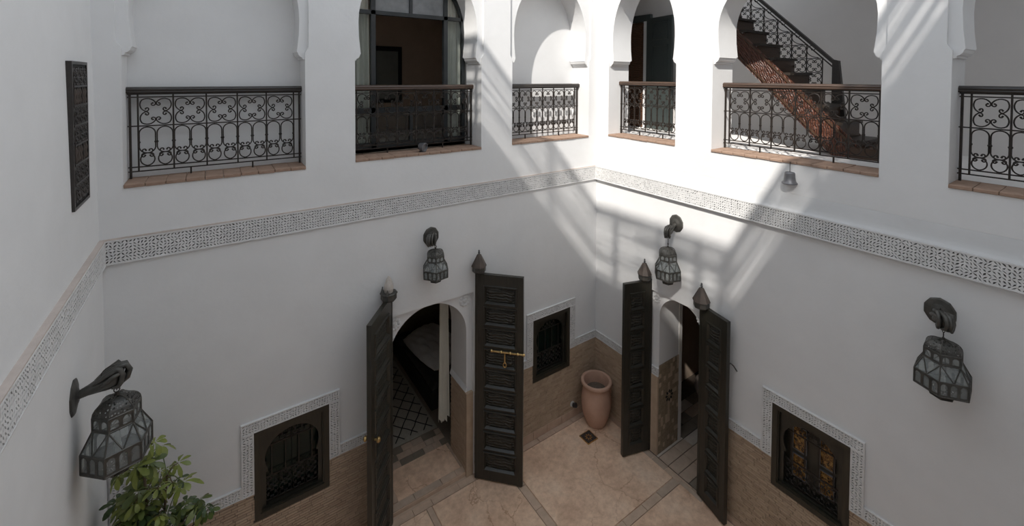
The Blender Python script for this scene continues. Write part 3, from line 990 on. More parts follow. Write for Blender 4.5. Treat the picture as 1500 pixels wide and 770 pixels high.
# ---------------------------------------------------------------- door leaves
def leaf(name, label, loc, rotz, w, h, n=9, flip=1):
    root = thing(name, label, 'door', loc, rotz, kind='structure')
    t = 0.026
    st_ = 0.095
    z = [0.12]
    ph = (h-0.12-0.13)/n
    o = MB()
    holes = [[(st_, 0.12+i*ph+0.022), (w-st_, 0.12+i*ph+0.022), (w-st_, 0.12+(i+1)*ph-0.022), (st_, 0.12+(i+1)*ph-0.022)] for i in range(n)]
    o.prism([(0, 0), (w, 0), (w, h), (0, h)], holes, -t, t)
    o.build('leaf_frame', 'dark_wood', root)
    pw, pz = w-2*st_, ph-0.044
    pm = MB()
    for s in (-1, 1):
        rings = []
        for ins, yy in ((-0.012, t-0.001), (-0.004, t+0.015), (0.006, t+0.015), (0.024, t-0.014)):
            rings += [(ins, s*yy, ins), (pw-ins, s*yy, ins), (pw-ins, s*yy, pz-ins), (ins, s*yy, pz-ins)]
        pm.add(rings, [(a*4+i, a*4+(i+1) % 4, a*4+4+(i+1) % 4, a*4+4+i) for a in range(3) for i in range(4)])
    frame_me = pm.mesh('panel_moulding', 'dark_wood')
    fm = MB()
    fm.box(0, pw, -0.010, 0.010, 0, pz)
    for s in (-1, 1):
        c = 0.012
        a0, a1, b0, b1 = 0.045, pw-0.045, 0.038, pz-0.038
        ya, yb = s*0.010, s*0.021
        fm.add([(a0, ya, b0), (a1, ya, b0), (a1, ya, b1), (a0, ya, b1), (a0+c, yb, b0+c), (a1-c, yb, b0+c), (a1-c, yb, b1-c), (a0+c, yb, b1-c)],
               [(4, 5, 6, 7)]+[(i, (i+1) % 4, 4+(i+1) % 4, 4+i) for i in range(4)])
    field_me = fm.mesh('panel', 'carved_dark_wood')
    for i in range(n):
        p = link('panel', field_me, root, (st_, 0, 0.12+i*ph+0.022))
        link('panel_moulding', frame_me, p)
    # pivot post
    MB().box(-0.035, 0.0, -0.03, 0.03, 0.0, h+0.02).build('pivot_post', 'dark_wood', root)
    return root
HA, HB = 2.77, 2.475
d1 = leaf('door_1', 'tall dark panelled door leaf seen edge-on, left of the bedroom doorway', (-3.47, -0.055, 0.02), math.radians(-128.7), 0.60, HA)
d2 = leaf('door_2', 'tall dark panelled door leaf with brass sliding bolt', (-2.275, -0.085, 0.02), math.radians(-46.3), 0.615, HA)
d3 = leaf('door_3', 'narrow dark panelled door leaf beside the clay pot', (-0.015, -1.075, 0.02), math.radians(163.0), 0.42, HB, 8)
d4 = leaf('door_4', 'dark panelled door leaf seen edge-on, nearest the amber window', (-0.03, -1.925, 0.02), math.radians(-104.5), 0.40, HB, 8)
# brass bolt
bo = MB()
bo.tube([(0.20, -0.05, 1.775), (0.63, -0.05, 1.775)], 0.011, 8)
for x in (0.20, 0.33, 0.45, 0.55, 0.63):
    bo.lathe([(0.004, -0.02), (0.018, -0.008), (0.018, 0.008), (0.004, 0.02)], 8, (x, -0.05, 1.775))
bolt = bo.build('bolt', 'brass', d2, smooth=40)
bolt['label'] = 'polished brass sliding bolt with hanging hasp'
hs_ = MB()
hs_.tube([(0.38, -0.057, 1.76), (0.38, -0.06, 1.64)], 0.010, 6)
hs_.tube([(0.38+0.02*math.cos(t*PI/6), -0.06, 1.615+0.03*math.sin(t*PI/6)) for t in range(13)], 0.007, 6)
hs_.build('hasp', 'brass', bolt)
kb = MB()
kb.lathe([(0.010, 0.0), (0.010, 0.02), (0.026, 0.028), (0.030, 0.045), (0.018, 0.06), (0.004, 0.066)], 12)
for dd, xx, zz, yy, rx in ((d1, 0.53, 1.50, 0.03, -R90), (d1, 0.53, 1.50, -0.03, R90)):
    kb.build('knob', 'brass', dd, (xx, yy, zz), rot=(rx, 0, 0), smooth=40)
hk = MB()
hk.tube([(0.37, 0.02, 1.93), (0.38, 0.06, 1.95), (0.40, 0.09, 1.92), (0.43, 0.11, 1.87)], 0.007, 6)
hk.build('hook', 'aged_metal', d4)

# pivot caps above the hinges: little tin pavilions with pointed roofs
def cap(label, loc, s=1.0, broken=False):
    root = thing('pivot_cap', label, 'door finial', loc, 0.0, 'tin pivot caps on the door posts')
    root.scale = (s, s, s)
    MB().lathe([(0.03, 0.0), (0.085, 0.015), (0.095, 0.03), (0.095, 0.085), (0.105, 0.092), (0.105, 0.105), (0.09, 0.112)], 8, rot=PI/8).build('collar', 'aged_metal', root)
    if broken:
        MB().lathe([(0.05, 0.10), (0.062, 0.16), (0.055, 0.20), (0.03, 0.27), (0.006, 0.31)], 8).build('cone', 'plaster_bulb', root)
        mm = MB()
        for i in range(3):
            a = 2.4+i*0.9
            mm.add([(0.1*math.cos(a-0.3), 0.1*math.sin(a-0.3), 0.1), (0.1*math.cos(a+0.3), 0.1*math.sin(a+0.3), 0.1), (0.085*math.cos(a), 0.085*math.sin(a), 0.17),
                    (0.09*math.cos(a-0.3), 0.09*math.sin(a-0.3), 0.1), (0.09*math.cos(a+0.3), 0.09*math.sin(a+0.3), 0.1), (0.075*math.cos(a), 0.075*math.sin(a), 0.17)],
                   [(0, 1, 2), (5, 4, 3), (0, 2, 5, 3), (1, 4, 5, 2)])
        mm.build('torn_tin', 'aged_metal', root)
    else:
        MB().lathe([(0.108, 0.10), (0.104, 0.108), (0.03, 0.255), (0.018, 0.262)], 8, rot=PI/8).build('roof', 'rusty_metal', root)
        MB().lathe([(0.014, 0.255), (0.008, 0.27), (0.018, 0.283), (0.008, 0.296), (0.014, 0.305), (0.003, 0.325)], 8).build('spike', 'lamp_black', root, smooth=40)
    MB().box(-0.02, 0.02, 0.0, 0.12, 0.02, 0.06).build('bracket', 'aged_metal', root)
    return root
c1 = cap('broken tin cap with bare pale cone, left of the bedroom doorway', (-3.49, -0.10, 2.77), 0.95, True)
c2 = cap('pointed tin cap atop the door leaf with brass bolt', (-2.275, -0.105, 2.80), 0.95)
c3 = cap('pointed tin cap atop the narrow leaf beside the clay pot, lantern touching it', (-0.10, -1.055, 2.505), 0.95)
c3.rotation_euler = (0, 0, -R90)
c4 = cap('pointed tin cap atop the edge-on leaf right of the narrow doorway', (-0.105, -1.94, 2.49), 1.0)
c4.rotation_euler = (0, 0, -R90)

# ---------------------------------------------------------------- hand sconces and lanterns
def hand_sconce(label, loc, rotz, rise=0.07, length=0.25, swing=0.0, fat=1.0):
    root = thing('hand_sconce', label, 'wall bracket', loc, rotz, 'fist-shaped lantern brackets')
    bp = MB()
    ring = [(0.105, 0.0), (0.105, 0.006), (0.095, 0.012), (0.06, 0.018), (0.03, 0.03)]
    vs, fs = [], []
    sd = 20
    for r, d in ring:
        for k in range(sd):
            sc = r*(1.0+(0.025 if k % 2 else -0.015)*(1 if r > 0.09 else 0))
            vs.append((sc*math.cos(2*PI*k/sd), -d, sc*math.sin(2*PI*k/sd)*1.12))
    for i in range(len(ring)-1):
        for k in range(sd):
            fs.append((i*sd+k, i*sd+(k+1) % sd, (i+1)*sd+(k+1) % sd, (i+1)*sd+k))
    fs.append(tuple((len(ring)-1)*sd+k for k in range(sd)))
    bp.add(vs, fs)
    bp.build('backplate', 'aged_metal', root)
    def P(t, dx=0.0, dz=0.0):   # point along the forearm axis
        return Vector((swing*t*t+dx, -length*t, rise*t+dz))
    # forearm: fluted loft widening to the fist
    mb = MB()
    sd = 16
    prof = [(0.04, 0.025), (0.12, 0.027), (0.3, 0.032), (0.5, 0.043), (0.66, 0.054), (0.78, 0.060), (0.88, 0.058), (0.95, 0.042)]
    vs, fs = [], []
    for t, r in prof:
        c = P(t)
        for k in range(sd):
            a = 2*PI*k/sd
            rr = r*fat*(1.0+(0.07 if k % 2 else -0.05)*min(1, t*2))
            vs.append((c.x+rr*math.cos(a)*1.1, c.y, c.z+rr*math.sin(a)*0.95))
    for i in range(len(prof)-1):
        for k in range(sd):
            fs.append((i*sd+k, i*sd+(k+1) % sd, (i+1)*sd+(k+1) % sd, (i+1)*sd+k))
    fs.append(tuple((len(prof)-1)*sd+k for k in range(sd)))
    mb.add(vs, fs)
    arm = mb.build('forearm', 'aged_metal', root, smooth=50)
    # four fingers closing round the ring, of unequal length
    for i in range(4):
        dx = (-0.048+i*0.032)*fat
        ln = (0.92, 1.04, 1.0, 0.86)[i]
        pts = [P(0.42, dx*0.55, 0.026), P(0.66, dx*0.9, 0.052), P(0.92, dx, 0.066), P(1.06*ln, dx, 0.054), P(1.13*ln, dx, 0.008), P(1.08*ln, dx, -0.040), P(0.94, dx*0.9, -0.060), P(0.80, dx*0.8, -0.050)]
        MB().tube(pts, 0.012, 8, rs=[0.008*fat, 0.015*fat, 0.0175*fat, 0.0175*fat, 0.0165*fat, 0.0155*fat, 0.0145*fat, 0.009*fat]).build('finger', 'aged_metal', root, smooth=60)
    th = [P(0.60, -0.045*fat, 0.0), P(0.72, -0.066*fat, 0.018), P(0.86, -0.068*fat, 0.036), P(0.98, -0.052*fat, 0.030), P(1.04, -0.036*fat, 0.012)]
    MB().tube(th, 0.012, 8, rs=[0.010*fat, 0.015*fat, 0.0145*fat, 0.013*fat, 0.008*fat]).build('thumb', 'aged_metal', root, smooth=60)
    # wire loop over the knuckles
    lp = [P(0.72+0.16*math.cos(t*PI/8), 0.0, 0.055+0.035*math.sin(t*PI/8)) for t in range(9)]
    MB().tube(lp, 0.003, 5).build('wire_loop', 'iron', root)
    hp = P(0.88, 0, -0.045)
    return root, hp
NS = 6
def lantern_proto():
    root = thing('lantern', 'lantern', 'lantern', (0, 0, 0), 0, 'pierced tin and glass courtyard lanterns')
    def pt(r, k, z):
        a = 2*PI*k/NS
        return Vector((r*math.cos(a), r*math.sin(a), z))
    R0, R1, R2 = 0.085, 0.192, 0.130
    zb0, zb1, zl0, zl1, zd0, zd1, zt = 0.0, 0.048, 0.080, 0.205, 0.320, 0.405, 0.49
    fr = MB()
    st = 0.0055
    for k in range(NS):
        for (r, z, r2, z2) in ((R1, zl0, R1, zl1), (R1, zl1, R2, zd0), (R2, zd0, R2, zd1), (R0*0.9, zb0, R0*1.05, zb1)):
            fr.tube([pt(r, k, z), pt(r2, k, z2)], st, 5)
        for (r, z) in ((R1, zl0), (R1, zl1), (R2, zd0), (R2, zd1), (R0*0.9, zb0)):
            fr.tube([pt(r, k, z), pt(r, k+1, z)], st, 5)
        # V glazing bars on the sloping panes
        mid = (pt(R1, k, zl1)+pt(R1, k+1, zl1))/2
        top = (pt(R2, k, zd0)+pt(R2, k+1, zd0))/2
        q0 = pt(R1, k, zl1).lerp(pt(R1, k+1, zl1), 0.5)
        fr.tube([pt(R2, k, zd0), q0], st*0.8, 4)
        fr.tube([pt(R2, k+1, zd0), q0], st*0.8, 4)
        # dome ribs
        fr.tube([pt(R2*math.cos(t*PI/12), k, zd1+(zt-zd1)*math.sin(t*PI/12)) for t in range(6)]+[Vector((0, 0, zt))], st*0.8, 4)
    fr.build('frame', 'aged_metal', root)
    # flared foot and pierced base
    MB().lathe([(R0*1.05, zb1), (R0*1.3, zb1+0.012), (R1*0.98, zl0)], NS, capb=False, capt=False).build('flared_skirt', 'aged_metal', root)
    MB().lathe([(R0*0.85, zb0), (R0*1.05, zb1)], NS, capt=False).build('pierced_base', 'pierced_metal', root)
    # dome
    MB().lathe([(R2*math.cos(t*PI/14)+0.001, zd1+(zt-zd1)*math.sin(t*PI/14)) for t in range(8)], NS, capb=False, capt=False).build('pierced_dome', 'pierced_metal', root)
    fn = MB()
    fn.lathe([(0.02, zt-0.005), (0.012, zt+0.01), (0.006, zt+0.02)], 8)
    fn.tube([(0.016*math.cos(t*PI/8), 0, zt+0.034+0.016*math.sin(t*PI/8)) for t in range(17)], 0.0035, 5, cap=False)
    fn.build('hanging_ring', 'iron', root)
    # panes and arcaded fretwork, one per side
    for k in range(NS):
        a, b = pt(R1, k, 0), pt(R1, k+1, 0)
        e = (b-a)
        L = e.length
        e.normalize()
        nrm = Vector((e.y, -e.x, 0))
        def arcade(name, a, e, nrm, L, z0, z1, n):
            holes = []
            wc = L/n
            r = wc*0.34
            for i in range(n):
                c = (i+0.5)*wc
                zc = z1-0.016-r
                holes.append([(c-r, z0+0.016), (c+r, z0+0.016)]+[(c+r*math.cos(t*PI/8), zc+r*1.1*math.sin(t*PI/8)) for t in range(9)])
            q = MB()
            q.prism([(0, z0), (L, z0), (L, z1), (0, z1)], holes, -0.0012, 0.0012, mp=lambda u, z, y: tuple(a+e*u+nrm*y+Vector((0, 0, z))))
            return q.build(name, 'aged_metal', root)
        ar1 = arcade('arcade', a, e, nrm, L, zl0, zl1, 3)
        a2, b2 = pt(R2, k, 0), pt(R2, k+1, 0)
        L2 = (b2-a2).length
        ar2 = arcade('arcade', a2, e, nrm, L2, zd0, zd1, 2)
        for r0, z0, r1, z1, par in ((R1-0.003, zl0, R1-0.003, zl1, ar1), (R1-0.003, zl1, R2-0.003, zd0, root), (R2-0.003, zd0, R2-0.003, zd1, ar2)):
            MB().add([pt(r0, k, z0), pt(r0, k+1, z0), pt(r1, k+1, z1), pt(r1, k, z1)], [(0, 1, 2, 3)]).build('pane', 'lantern_glass', par)
    # candle tube inside
    MB().lathe([(0.022, 0.05), (0.022, 0.16), (0.018, 0.165), (0.018, 0.22), (0.004, 0.25)], 10).build('candle', 'lamp_white', root)
    return root
LP = lantern_proto()
LANT = [
    # hand loc, rot, rise, length, swing, lantern scale (xy,z), spin, labels
    ((WC, -1.02, 3.215), R90, 0.075, 0.25, 0.0, (1.0, 1.08), 0.30, 'fist-shaped metal bracket on the left wall above the plant', 'large pierced tin and glass lantern hanging above the plant', 0.0),
    ((-2.915, 0.0, 3.385), 0.0, 0.02, 0.20, -0.085, (0.86, 0.80), 0.15, 'fist-shaped metal bracket high above the bedroom doorway', 'small pierced tin and glass lantern above the bedroom doorway', 0.05),
    ((0.0, -1.492, 3.425), -R90, -0.10, 0.20, 0.0, (0.90, 0.98), 0.75, 'slender metal arm bracket in the sunlight above the narrow doorway', 'sunlit grey lantern above the narrow doorway in the right wall', 0.0),
    ((0.0, -4.097, 3.385), -R90, 0.01, 0.24, 0.085, (0.97, 0.96), 0.10, 'fist-shaped metal bracket on the bare right hand wall', 'dark pierced lantern hanging alone on the bare right wall', 0.0),
]
for i, (loc, rz, rise, ln, sw, sc, spin, hl, ll, dx) in enumerate(LANT):
    hroot, hp = hand_sconce(hl, loc, rz, rise, ln, sw, 0.72 if i == 2 else (0.95 if i else 1.05))
    M = Matrix.Translation(Vector(loc)) @ Matrix.Rotation(rz, 4, 'Z')
    wp = M @ (hp+Vector((dx, 0, 0)))
    lr = LP if i == 0 else copy_tree(LP)
    drop = 0.545*sc[1]+(0.03, 0.03, 0.10, 0.05)[i]
    lr.location = (wp.x, wp.y, wp.z-drop)
    lr.rotation_euler = (0, 0, spin)
    lr.scale = (sc[0], sc[0], sc[1])
    lr['label'] = ll
    # chain link between fist and ring
    ch = MB()
    top = hp+Vector((dx*0.5, 0, 0.0))
    bot = hp+Vector((dx, 0, -drop+0.545*sc[1]-0.01))
    n = max(1, int((top-bot).length/0.03))
    for k in range(n+1):
        c = top.lerp(bot, k/n if n else 0)
        ax = k % 2
        ch.tube([(c.x+(0.008*math.cos(t*PI/5) if ax else 0), c.y+(0 if ax else 0.008*math.cos(t*PI/5)), c.z+0.017*math.sin(t*PI/5)) for t in range(11)], 0.0028, 5, cap=False)
    ch.build('chain', 'iron', hroot)

# ---------------------------------------------------------------- pot, drain, small lamps, bell
pot = thing('clay_pot', 'tall terracotta pot with thick rim in the courtyard corner', 'pot', (-0.265, -0.295, 0.0))
MB().lathe([(0.135, 0.0), (0.15, 0.012), (0.165, 0.06), (0.205, 0.16), (0.228, 0.28), (0.233, 0.38), (0.222, 0.48), (0.207, 0.56), (0.203, 0.60), (0.215, 0.625),
            (0.236, 0.635), (0.244, 0.655), (0.236, 0.676), (0.216, 0.684), (0.196, 0.676), (0.188, 0.655), (0.186, 0.58), (0.18, 0.50), (0.01, 0.50)], 40, capt=False).build('body', 'terracotta', pot, smooth=45)
so_ = MB().lathe([(0.185, 0.50), (0.15, 0.535), (0.08, 0.545), (0.01, 0.55)], 24, capb=False).build('soil', 'soil', pot, smooth=60)
lug = MB()
lug.lathe([(0.03, -0.012), (0.034, 0.0), (0.03, 0.012), (0.02, 0.014)], 12)
lug.build('lug', 'terracotta', pot, (0.165, -0.14, 0.52), rot=(R90, 0, 0.86))

dr = thing('drain_grate', 'small square dark metal drain grate with flower piercing in the floor', 'drain', (-0.57, -0.445, 0.0))
MB().bevbox(-0.095, 0.095, 0, 0.010, -0.09, 0.09, 0.003).build('plate', 'aged_metal', dr, rot=(-R90, 0, 0), loc=(0, 0, 0.010))
fl = MB()
for i in range(8):
    a = i*PI/4
    fl.add([(math.cos(a+d)*q, math.sin(a+d)*q, 0.0125) for d, q in ((0, 0.016), (0.3, 0.04), (0, 0.062), (-0.3, 0.04))]+[(math.cos(a+d)*q, math.sin(a+d)*q, 0.009) for d, q in ((0, 0.016), (0.3, 0.04), (0, 0.062), (-0.3, 0.04))],
           [(0, 1, 2, 3)]+[(j, (j+1) % 4, 4+(j+1) % 4, 4+j) for j in range(4)])
fl.build('petals', 'brass', dr)
rim = MB()
for a0, a1, b0, b1 in ((-0.1, 0.1, -0.095, -0.085), (-0.1, 0.1, 0.085, 0.095), (-0.1, -0.09, -0.085, 0.085), (0.09, 0.1, -0.085, 0.085)):
    rim.box(a0, a1, b0, b1, 0, 0.013)
rim.build('rim', 'brass', dr)

ul = thing('floor_uplight', 'small black wall uplight low on the brick near the pot', 'lamp', (-0.515, -0.016, 0.225))
MB().lathe([(0.042, 0.0), (0.042, 0.01), (0.03, 0.014)], 16).build('base', 'lamp_white', ul, rot=(R90, 0, 0), smooth=40)
MB().lathe([(0.020, 0.0), (0.034, 0.012), (0.036, 0.06), (0.030, 0.064), (0.028, 0.05)], 16).build('head', 'lamp_black', ul, (0, -0.02, -0.012), rot=(R90*0.75, 0, 0.4), smooth=40)

sp = thing('spotlight', 'small round black spotlight on the terracotta sill of the glazed window', 'lamp', (-2.995, 0.075, SA))
MB().lathe([(0.045, 0.0), (0.045, 0.008), (0.012, 0.012), (0.010, 0.03)], 16).build('base', 'lamp_black', sp, smooth=40)
MB().lathe([(0.018, -0.055), (0.040, -0.045), (0.055, 0.0), (0.058, 0.035), (0.050, 0.038), (0.044, 0.020)], 18).build('head', 'zinc', sp, (0, -0.005, 0.062), rot=(R90*1.1, 0, 0.5), smooth=40)
MB().tube([(-0.058*math.cos(t*PI/10), 0, 0.062-0.045*math.sin(t*PI/10)) for t in range(11)], 0.005, 5).build('yoke', 'lamp_black', sp)

be = thing('hanging_bell', 'small grey metal bell hanging under the sill before the staircase', 'bell', (0.0, -2.885, 4.25))
MB().lathe([(0.075, 0.0), (0.078, 0.008), (0.060, 0.028), (0.052, 0.075), (0.050, 0.115), (0.042, 0.125), (0.010, 0.130)], 20).build('body', 'zinc', be, smooth=35)
MB().tube([(0, 0, 0.128), (0, 0, 0.228)], 0.003, 5).build('wire', 'iron', be)
MB().tube([(0, 0, 0.228), (0.11, 0, 0.236)], 0.006, 5).build('bracket', 'iron', be)
MB().lathe([(0.014, -0.012), (0.014, 0.004), (0.005, 0.02)], 8).build('clapper', 'iron', be)
MB().box(0.045, 0.062, -0.008, 0.008, 0.09, 0.12).build('lug', 'zinc', be)

# ---------------------------------------------------------------- potted umbrella tree at the left
pl = thing('umbrella_plant', 'leafy variegated umbrella plant rising beside the left wall', 'plant', (-5.63, -0.60, 0.0))
MB().lathe([(0.17, 0.0), (0.20, 0.02), (0.24, 0.25), (0.26, 0.42), (0.28, 0.43), (0.28, 0.47), (0.25, 0.47), (0.24, 0.40), (0.01, 0.40)], 28, capt=False).build('planter', 'terracotta', pl, smooth=40)
rp = random.Random(11)
def leaflet(L, W, droop):
    q = []
    prof = [(0.0, 0.12), (0.25, 0.45), (0.5, 0.85), (0.75, 1.0), (0.92, 0.6), (1.0, 0.06)]
    for t, w in prof:
        z = -droop*t*t*L
        for s in (-1, 0, 1):
            q.append((L*t, s*W*w, z+(0.12*W*abs(s)*w)))
    f = []
    for i in range(len(prof)-1):
        for j in range(2):
            a = i*3+j
            f.append((a, a+1, a+4, a+3))
    return q, f
whorls = []
for wv in range(4):
    for mn in ('leaf_green', 'leaf_lime', 'leaf_dark'):
        q = MB()
        n = 7
        for i in range(n):
            a = 2*PI*i/n+rp.uniform(-0.15, 0.15)
            vs, fs = leaflet(rp.uniform(0.055, 0.090), rp.uniform(0.016, 0.022), rp.uniform(0.3, 0.9))
            ca, sa = math.cos(a), math.sin(a)
            vs = [((x+0.012)*ca-y*sa, (x+0.012)*sa+y*ca, z) for x, y, z in vs]
            q.add(vs, fs)
        me = q.mesh('leaf', mn, 60)
        whorls.append((mn, me))
stems = [(Vector((0.0, 0.0, 0.40)), Vector((0.02, 0.03, 1.3)), Vector((-0.03, 0.0, 2.40))),
         (Vector((0.03, -0.02, 0.40)), Vector((0.06, 0.02, 1.25)), Vector((0.12, 0.03, 2.10))),
         (Vector((-0.04, 0.02, 0.40)), Vector((-0.10, 0.0, 1.2)), Vector((-0.16, 0.04, 1.98)))]
leaf_spots = []
for si, (a, b, c) in enumerate(stems):
    pts = []
    for i in range(13):
        t = i/12
        pts.append(a*(1-t)**2+b*2*t*(1-t)+c*t*t)
    MB().tube(pts, 0.02, 7, rs=[0.020-0.012*i/12 for i in range(13)]).build('stem', 'bark', pl, smooth=60)
    for i in range(3, 13):
        for j in range(5 if i > 5 else 2):
            leaf_spots.append((pts[i], i))
def leaf_at(base, tip, mn=None):
    cand = [w for w in whorls if mn is None or w[0] == mn]
    me = rp.choice(cand)[1]
    o = link('leaf', me, pl, tip, rot=(rp.uniform(-0.5, 0.5), rp.uniform(-0.5, 0.5), rp.uniform(0, 6.28)))
    o.scale = (rp.uniform(0.85, 1.25),)*3
    mid = (base+tip)/2+Vector((0, 0, 0.02))
    tw = MB()
    tw.tube([base, mid, tip], 0.004, 5)
    tw.build('petiole', 'bark' if rp.random() < 0.4 else 'leaf_green', pl)
for base, i in leaf_spots:
    a = rp.uniform(0, 2*PI)
    d = rp.uniform(0.05, 0.19)
    tip = base+Vector((math.cos(a)*d, math.sin(a)*d, rp.uniform(-0.02, 0.16)))
    tip.x = max(tip.x, -0.165)
    leaf_at(base, tip, rp.choice(['leaf_green', 'leaf_green', 'leaf_lime', 'leaf_dark', 'leaf_lime', 'leaf_lime']))
# long side branches
for p0, p1 in ((Vector((-0.05, 0.0, 1.7)), Vector((-0.15, 0.02, 1.95))), (Vector((0.02, 0.02, 1.5)), Vector((0.42, 0.05, 1.66))), (Vector((0.06, 0.0, 1.7)), Vector((0.30, 0.10, 1.62))), (Vector((-0.02, -0.02, 1.5)), Vector((-0.14, -0.14, 1.80)))):
    pts = [p0.lerp(p1, t/6)+Vector((0, 0, -0.05*math.sin(PI*t/6))) for t in range(7)]
    MB().tube(pts, 0.008, 6, rs=[0.009-0.001*t for t in range(7)]).build('branch', 'bark', pl, smooth=60)
    for t in (3, 4, 5, 6, 6):
        a = rp.uniform(0, 2*PI)
        leaf_at(pts[t], pts[t]+Vector((math.cos(a)*0.08, math.sin(a)*0.08, rp.uniform(0.0, 0.08))))

# ---------------------------------------------------------------- rooms behind the openings
def shell(name, label, x0, x1, y0, y1, z0, z1, material, open_side, ceil='plaster_warm', t=0.08):
    q = MB()
    if open_side != 'y0':
        q.box(x0-t, x1+t, y0-t, y0, z0, z1)
    if open_side != 'x0':
        q.box(x0-t, x0, y0, y1, z0, z1)
    q.box(x0-t, x1+t, y1, y1+t, z0, z1)
    q.box(x1, x1+t, y0, y1, z0, z1)
    if open_side == 'x0':
        pass
    o = q.build(name, material)
    MB().box(x0-t, x1+t, y0-(t if open_side != 'y0' else 0), y1+t, z1, z1+t).build('room_ceiling', ceil, o)
    tag(o, label, 'wall', kind='structure')
    return o
bed_room = shell('wall_bedroom', 'dim brick walls of the ground floor bedroom', -4.1, -1.1, 0.50, 3.6, 0.0, 2.9, 'room_brick', 'y0')
MB().box(-4.1, -1.1, 0.50, 3.6, -0.05, 0.046).build('room_floor', 'room_floor', bed_room)
MB().box(-4.18, -3.45, 0.46, 0.52, 0, 2.9).build('room_return', 'plaster_warm', bed_room)
MB().box(-2.37, -1.02, 0.46, 0.52, 0, 2.9).build('room_return', 'plaster_warm', bed_room)
MB().box(-3.46, -2.36, 0.46, 0.52, 2.5, 2.9).build('room_return', 'plaster_warm', bed_room)

rug = thing('rug', 'cream wool rug with black diamond lattice on the bedroom floor', 'rug', (-2.95, 1.9, 0.046))
MB().bevbox(-0.56, 0.56, -0.012, 0.0, -0.95, 0.95, 0.004).build('pile', 'rug_wool', rug, rot=(-R90, 0, 0), loc=(0, 0, 0.0))
ln = MB()
def rug_line(p, q):
    p, q = Vector(p), Vector(q)
    d = (q-p)
    L = d.length
    d.normalize()
    nn = Vector((-d.y, d.x))*0.008
    n = max(2, int(L/0.09))
    prev = None
    for i in range(n+1):
        c = p+d*(L*i/n)+Vector((rp.uniform(-1, 1), rp.uniform(-1, 1)))*0.006
        cur = (c+nn, c-nn)
        if prev:
            ln.add([(prev[0].x, prev[0].y, 0.0135), (prev[1].x, prev[1].y, 0.0135), (cur[1].x, cur[1].y, 0.0135), (cur[0].x, cur[0].y, 0.0135),
                    (prev[0].x, prev[0].y, 0.010), (prev[1].x, prev[1].y, 0.010), (cur[1].x, cur[1].y, 0.010), (cur[0].x, cur[0].y, 0.010)],
                   [(0, 1, 2, 3), (0, 4, 5, 1), (1, 5, 6, 2), (2, 6, 7, 3), (3, 7, 4, 0)])
        prev = cur
hx, hy = 0.52, 0.90
for c in range(-12, 13):
    for s in (1, -1):
        # lines x*s*1.45 + y = c*0.26
        pts = []
        for x in (-hx, hx):
            y = c*0.27-s*1.25*x
            pts.append((x, y))
        (xa, ya), (xb, yb) = pts
        # clip to y range
        def clip(xa, ya, xb, yb):
            res = []
            for t in [i/60 for i in range(61)]:
                y = ya+(yb-ya)*t
                if -hy <= y <= hy:
                    res.append((xa+(xb-xa)*t, y))
            return res
        rs = clip(xa, ya, xb, yb)
        if len(rs) > 3:
            rug_line(rs[0], rs[-1])
ln.build('lattice', 'rug_black', rug)

bed = thing('bed', 'low dark bed with rumpled pale grey linen in the bedroom', 'bed', (-1.75, 2.15, 0.046))
MB().bevbox(-0.58, 0.60, -0.30, 0.0, -0.85, 0.95, 0.02).build('bed_base', 'black_void', bed, rot=(-R90, 0, 0), loc=(0, 0, 0.0))
def cloth_top(nx, ny, x0, x1, y0, y1, z, amp, seed, drop):
    rr = random.Random(seed)
    ph = [(rr.uniform(2, 9), rr.uniform(2, 9), rr.uniform(0, 6), rr.uniform(0.3, 1)) for _ in range(9)]
    vs, fs = [], []
    for i in range(nx+1):
        for j in range(ny+1):
            u, v = i/nx, j/ny
            x, y = x0+(x1-x0)*u, y0+(y1-y0)*v
            zz = z+sum(math.sin(a*u*6+b*v*6+c)*d for a, b, c, d in ph)*amp/5
            ed = min(u, 1-u, v, 1-v)
            zz -= drop*max(0, 1-ed/0.12)**2
            vs.append((x, y, zz))
    for i in range(nx):
        for j in range(ny):
            a = i*(ny+1)+j
            fs.append((a, a+ny+1, a+ny+2, a+1))
    k = len(vs)
    vs += [(v[0], v[1], z-drop-0.02) for v in vs]
    b = [(i*(ny+1)) for i in range(nx+1)]
    fs += [tuple(reversed([q+k for q in f])) for f in fs]
    ringi = [i*(ny+1) for i in range(nx+1)]+[nx*(ny+1)+j for j in range(1, ny+1)]+[i*(ny+1)+ny for i in range(nx-1, -1, -1)]+[j for j in range(ny-1, 0, -1)]
    for a, c in zip(ringi, ringi[1:]+ringi[:1]):
        fs.append((a, c, c+k, a+k))
    return MB().add(vs, fs)
cloth_top(30, 40, -0.55, 0.60, -0.82, 0.94, 0.40, 0.05, 4, 0.08).build('mattress', 'bed_cover', bed, smooth=50)
pw = thing('pillow', 'large rumpled pale pillow lying on the bed', 'pillow', (-1.93, 2.08, 0.585))
def pillow_mesh(lx, ly, h, seed):
    rr = random.Random(seed)
    n = 22
    vs, fs = [], []
    for s in (1, -1):
        for i in range(n+1):
            for j in range(n+1):
                u, v = i/n*2-1, j/n*2-1
                e = max(0.0, (1-abs(u)**2.6)*(1-abs(v)**2.6))**0.5
                px = lx*u*(1-0.10*v*v)
                py = ly*v*(1-0.10*u*u)
                wr = 0.020*math.sin(u*9+v*5+1)*math.sin(v*11-u*4)+0.014*math.sin(u*17+v*8)
                vs.append((px, py, s*(h*e)+wr*e))
    m_ = (n+1)*(n+1)
    for s in (0, 1):
        for i in range(n):
            for j in range(n):
                a = s*m_+i*(n+1)+j
                fs.append((a, a+n+1, a+n+2, a+1))
    return MB().add(vs, fs)
pillow_mesh(0.37, 0.62, 0.13, 2).build('pillow_body', 'linen', pw, rot=(0.0, -0.12, 0.12), smooth=70)

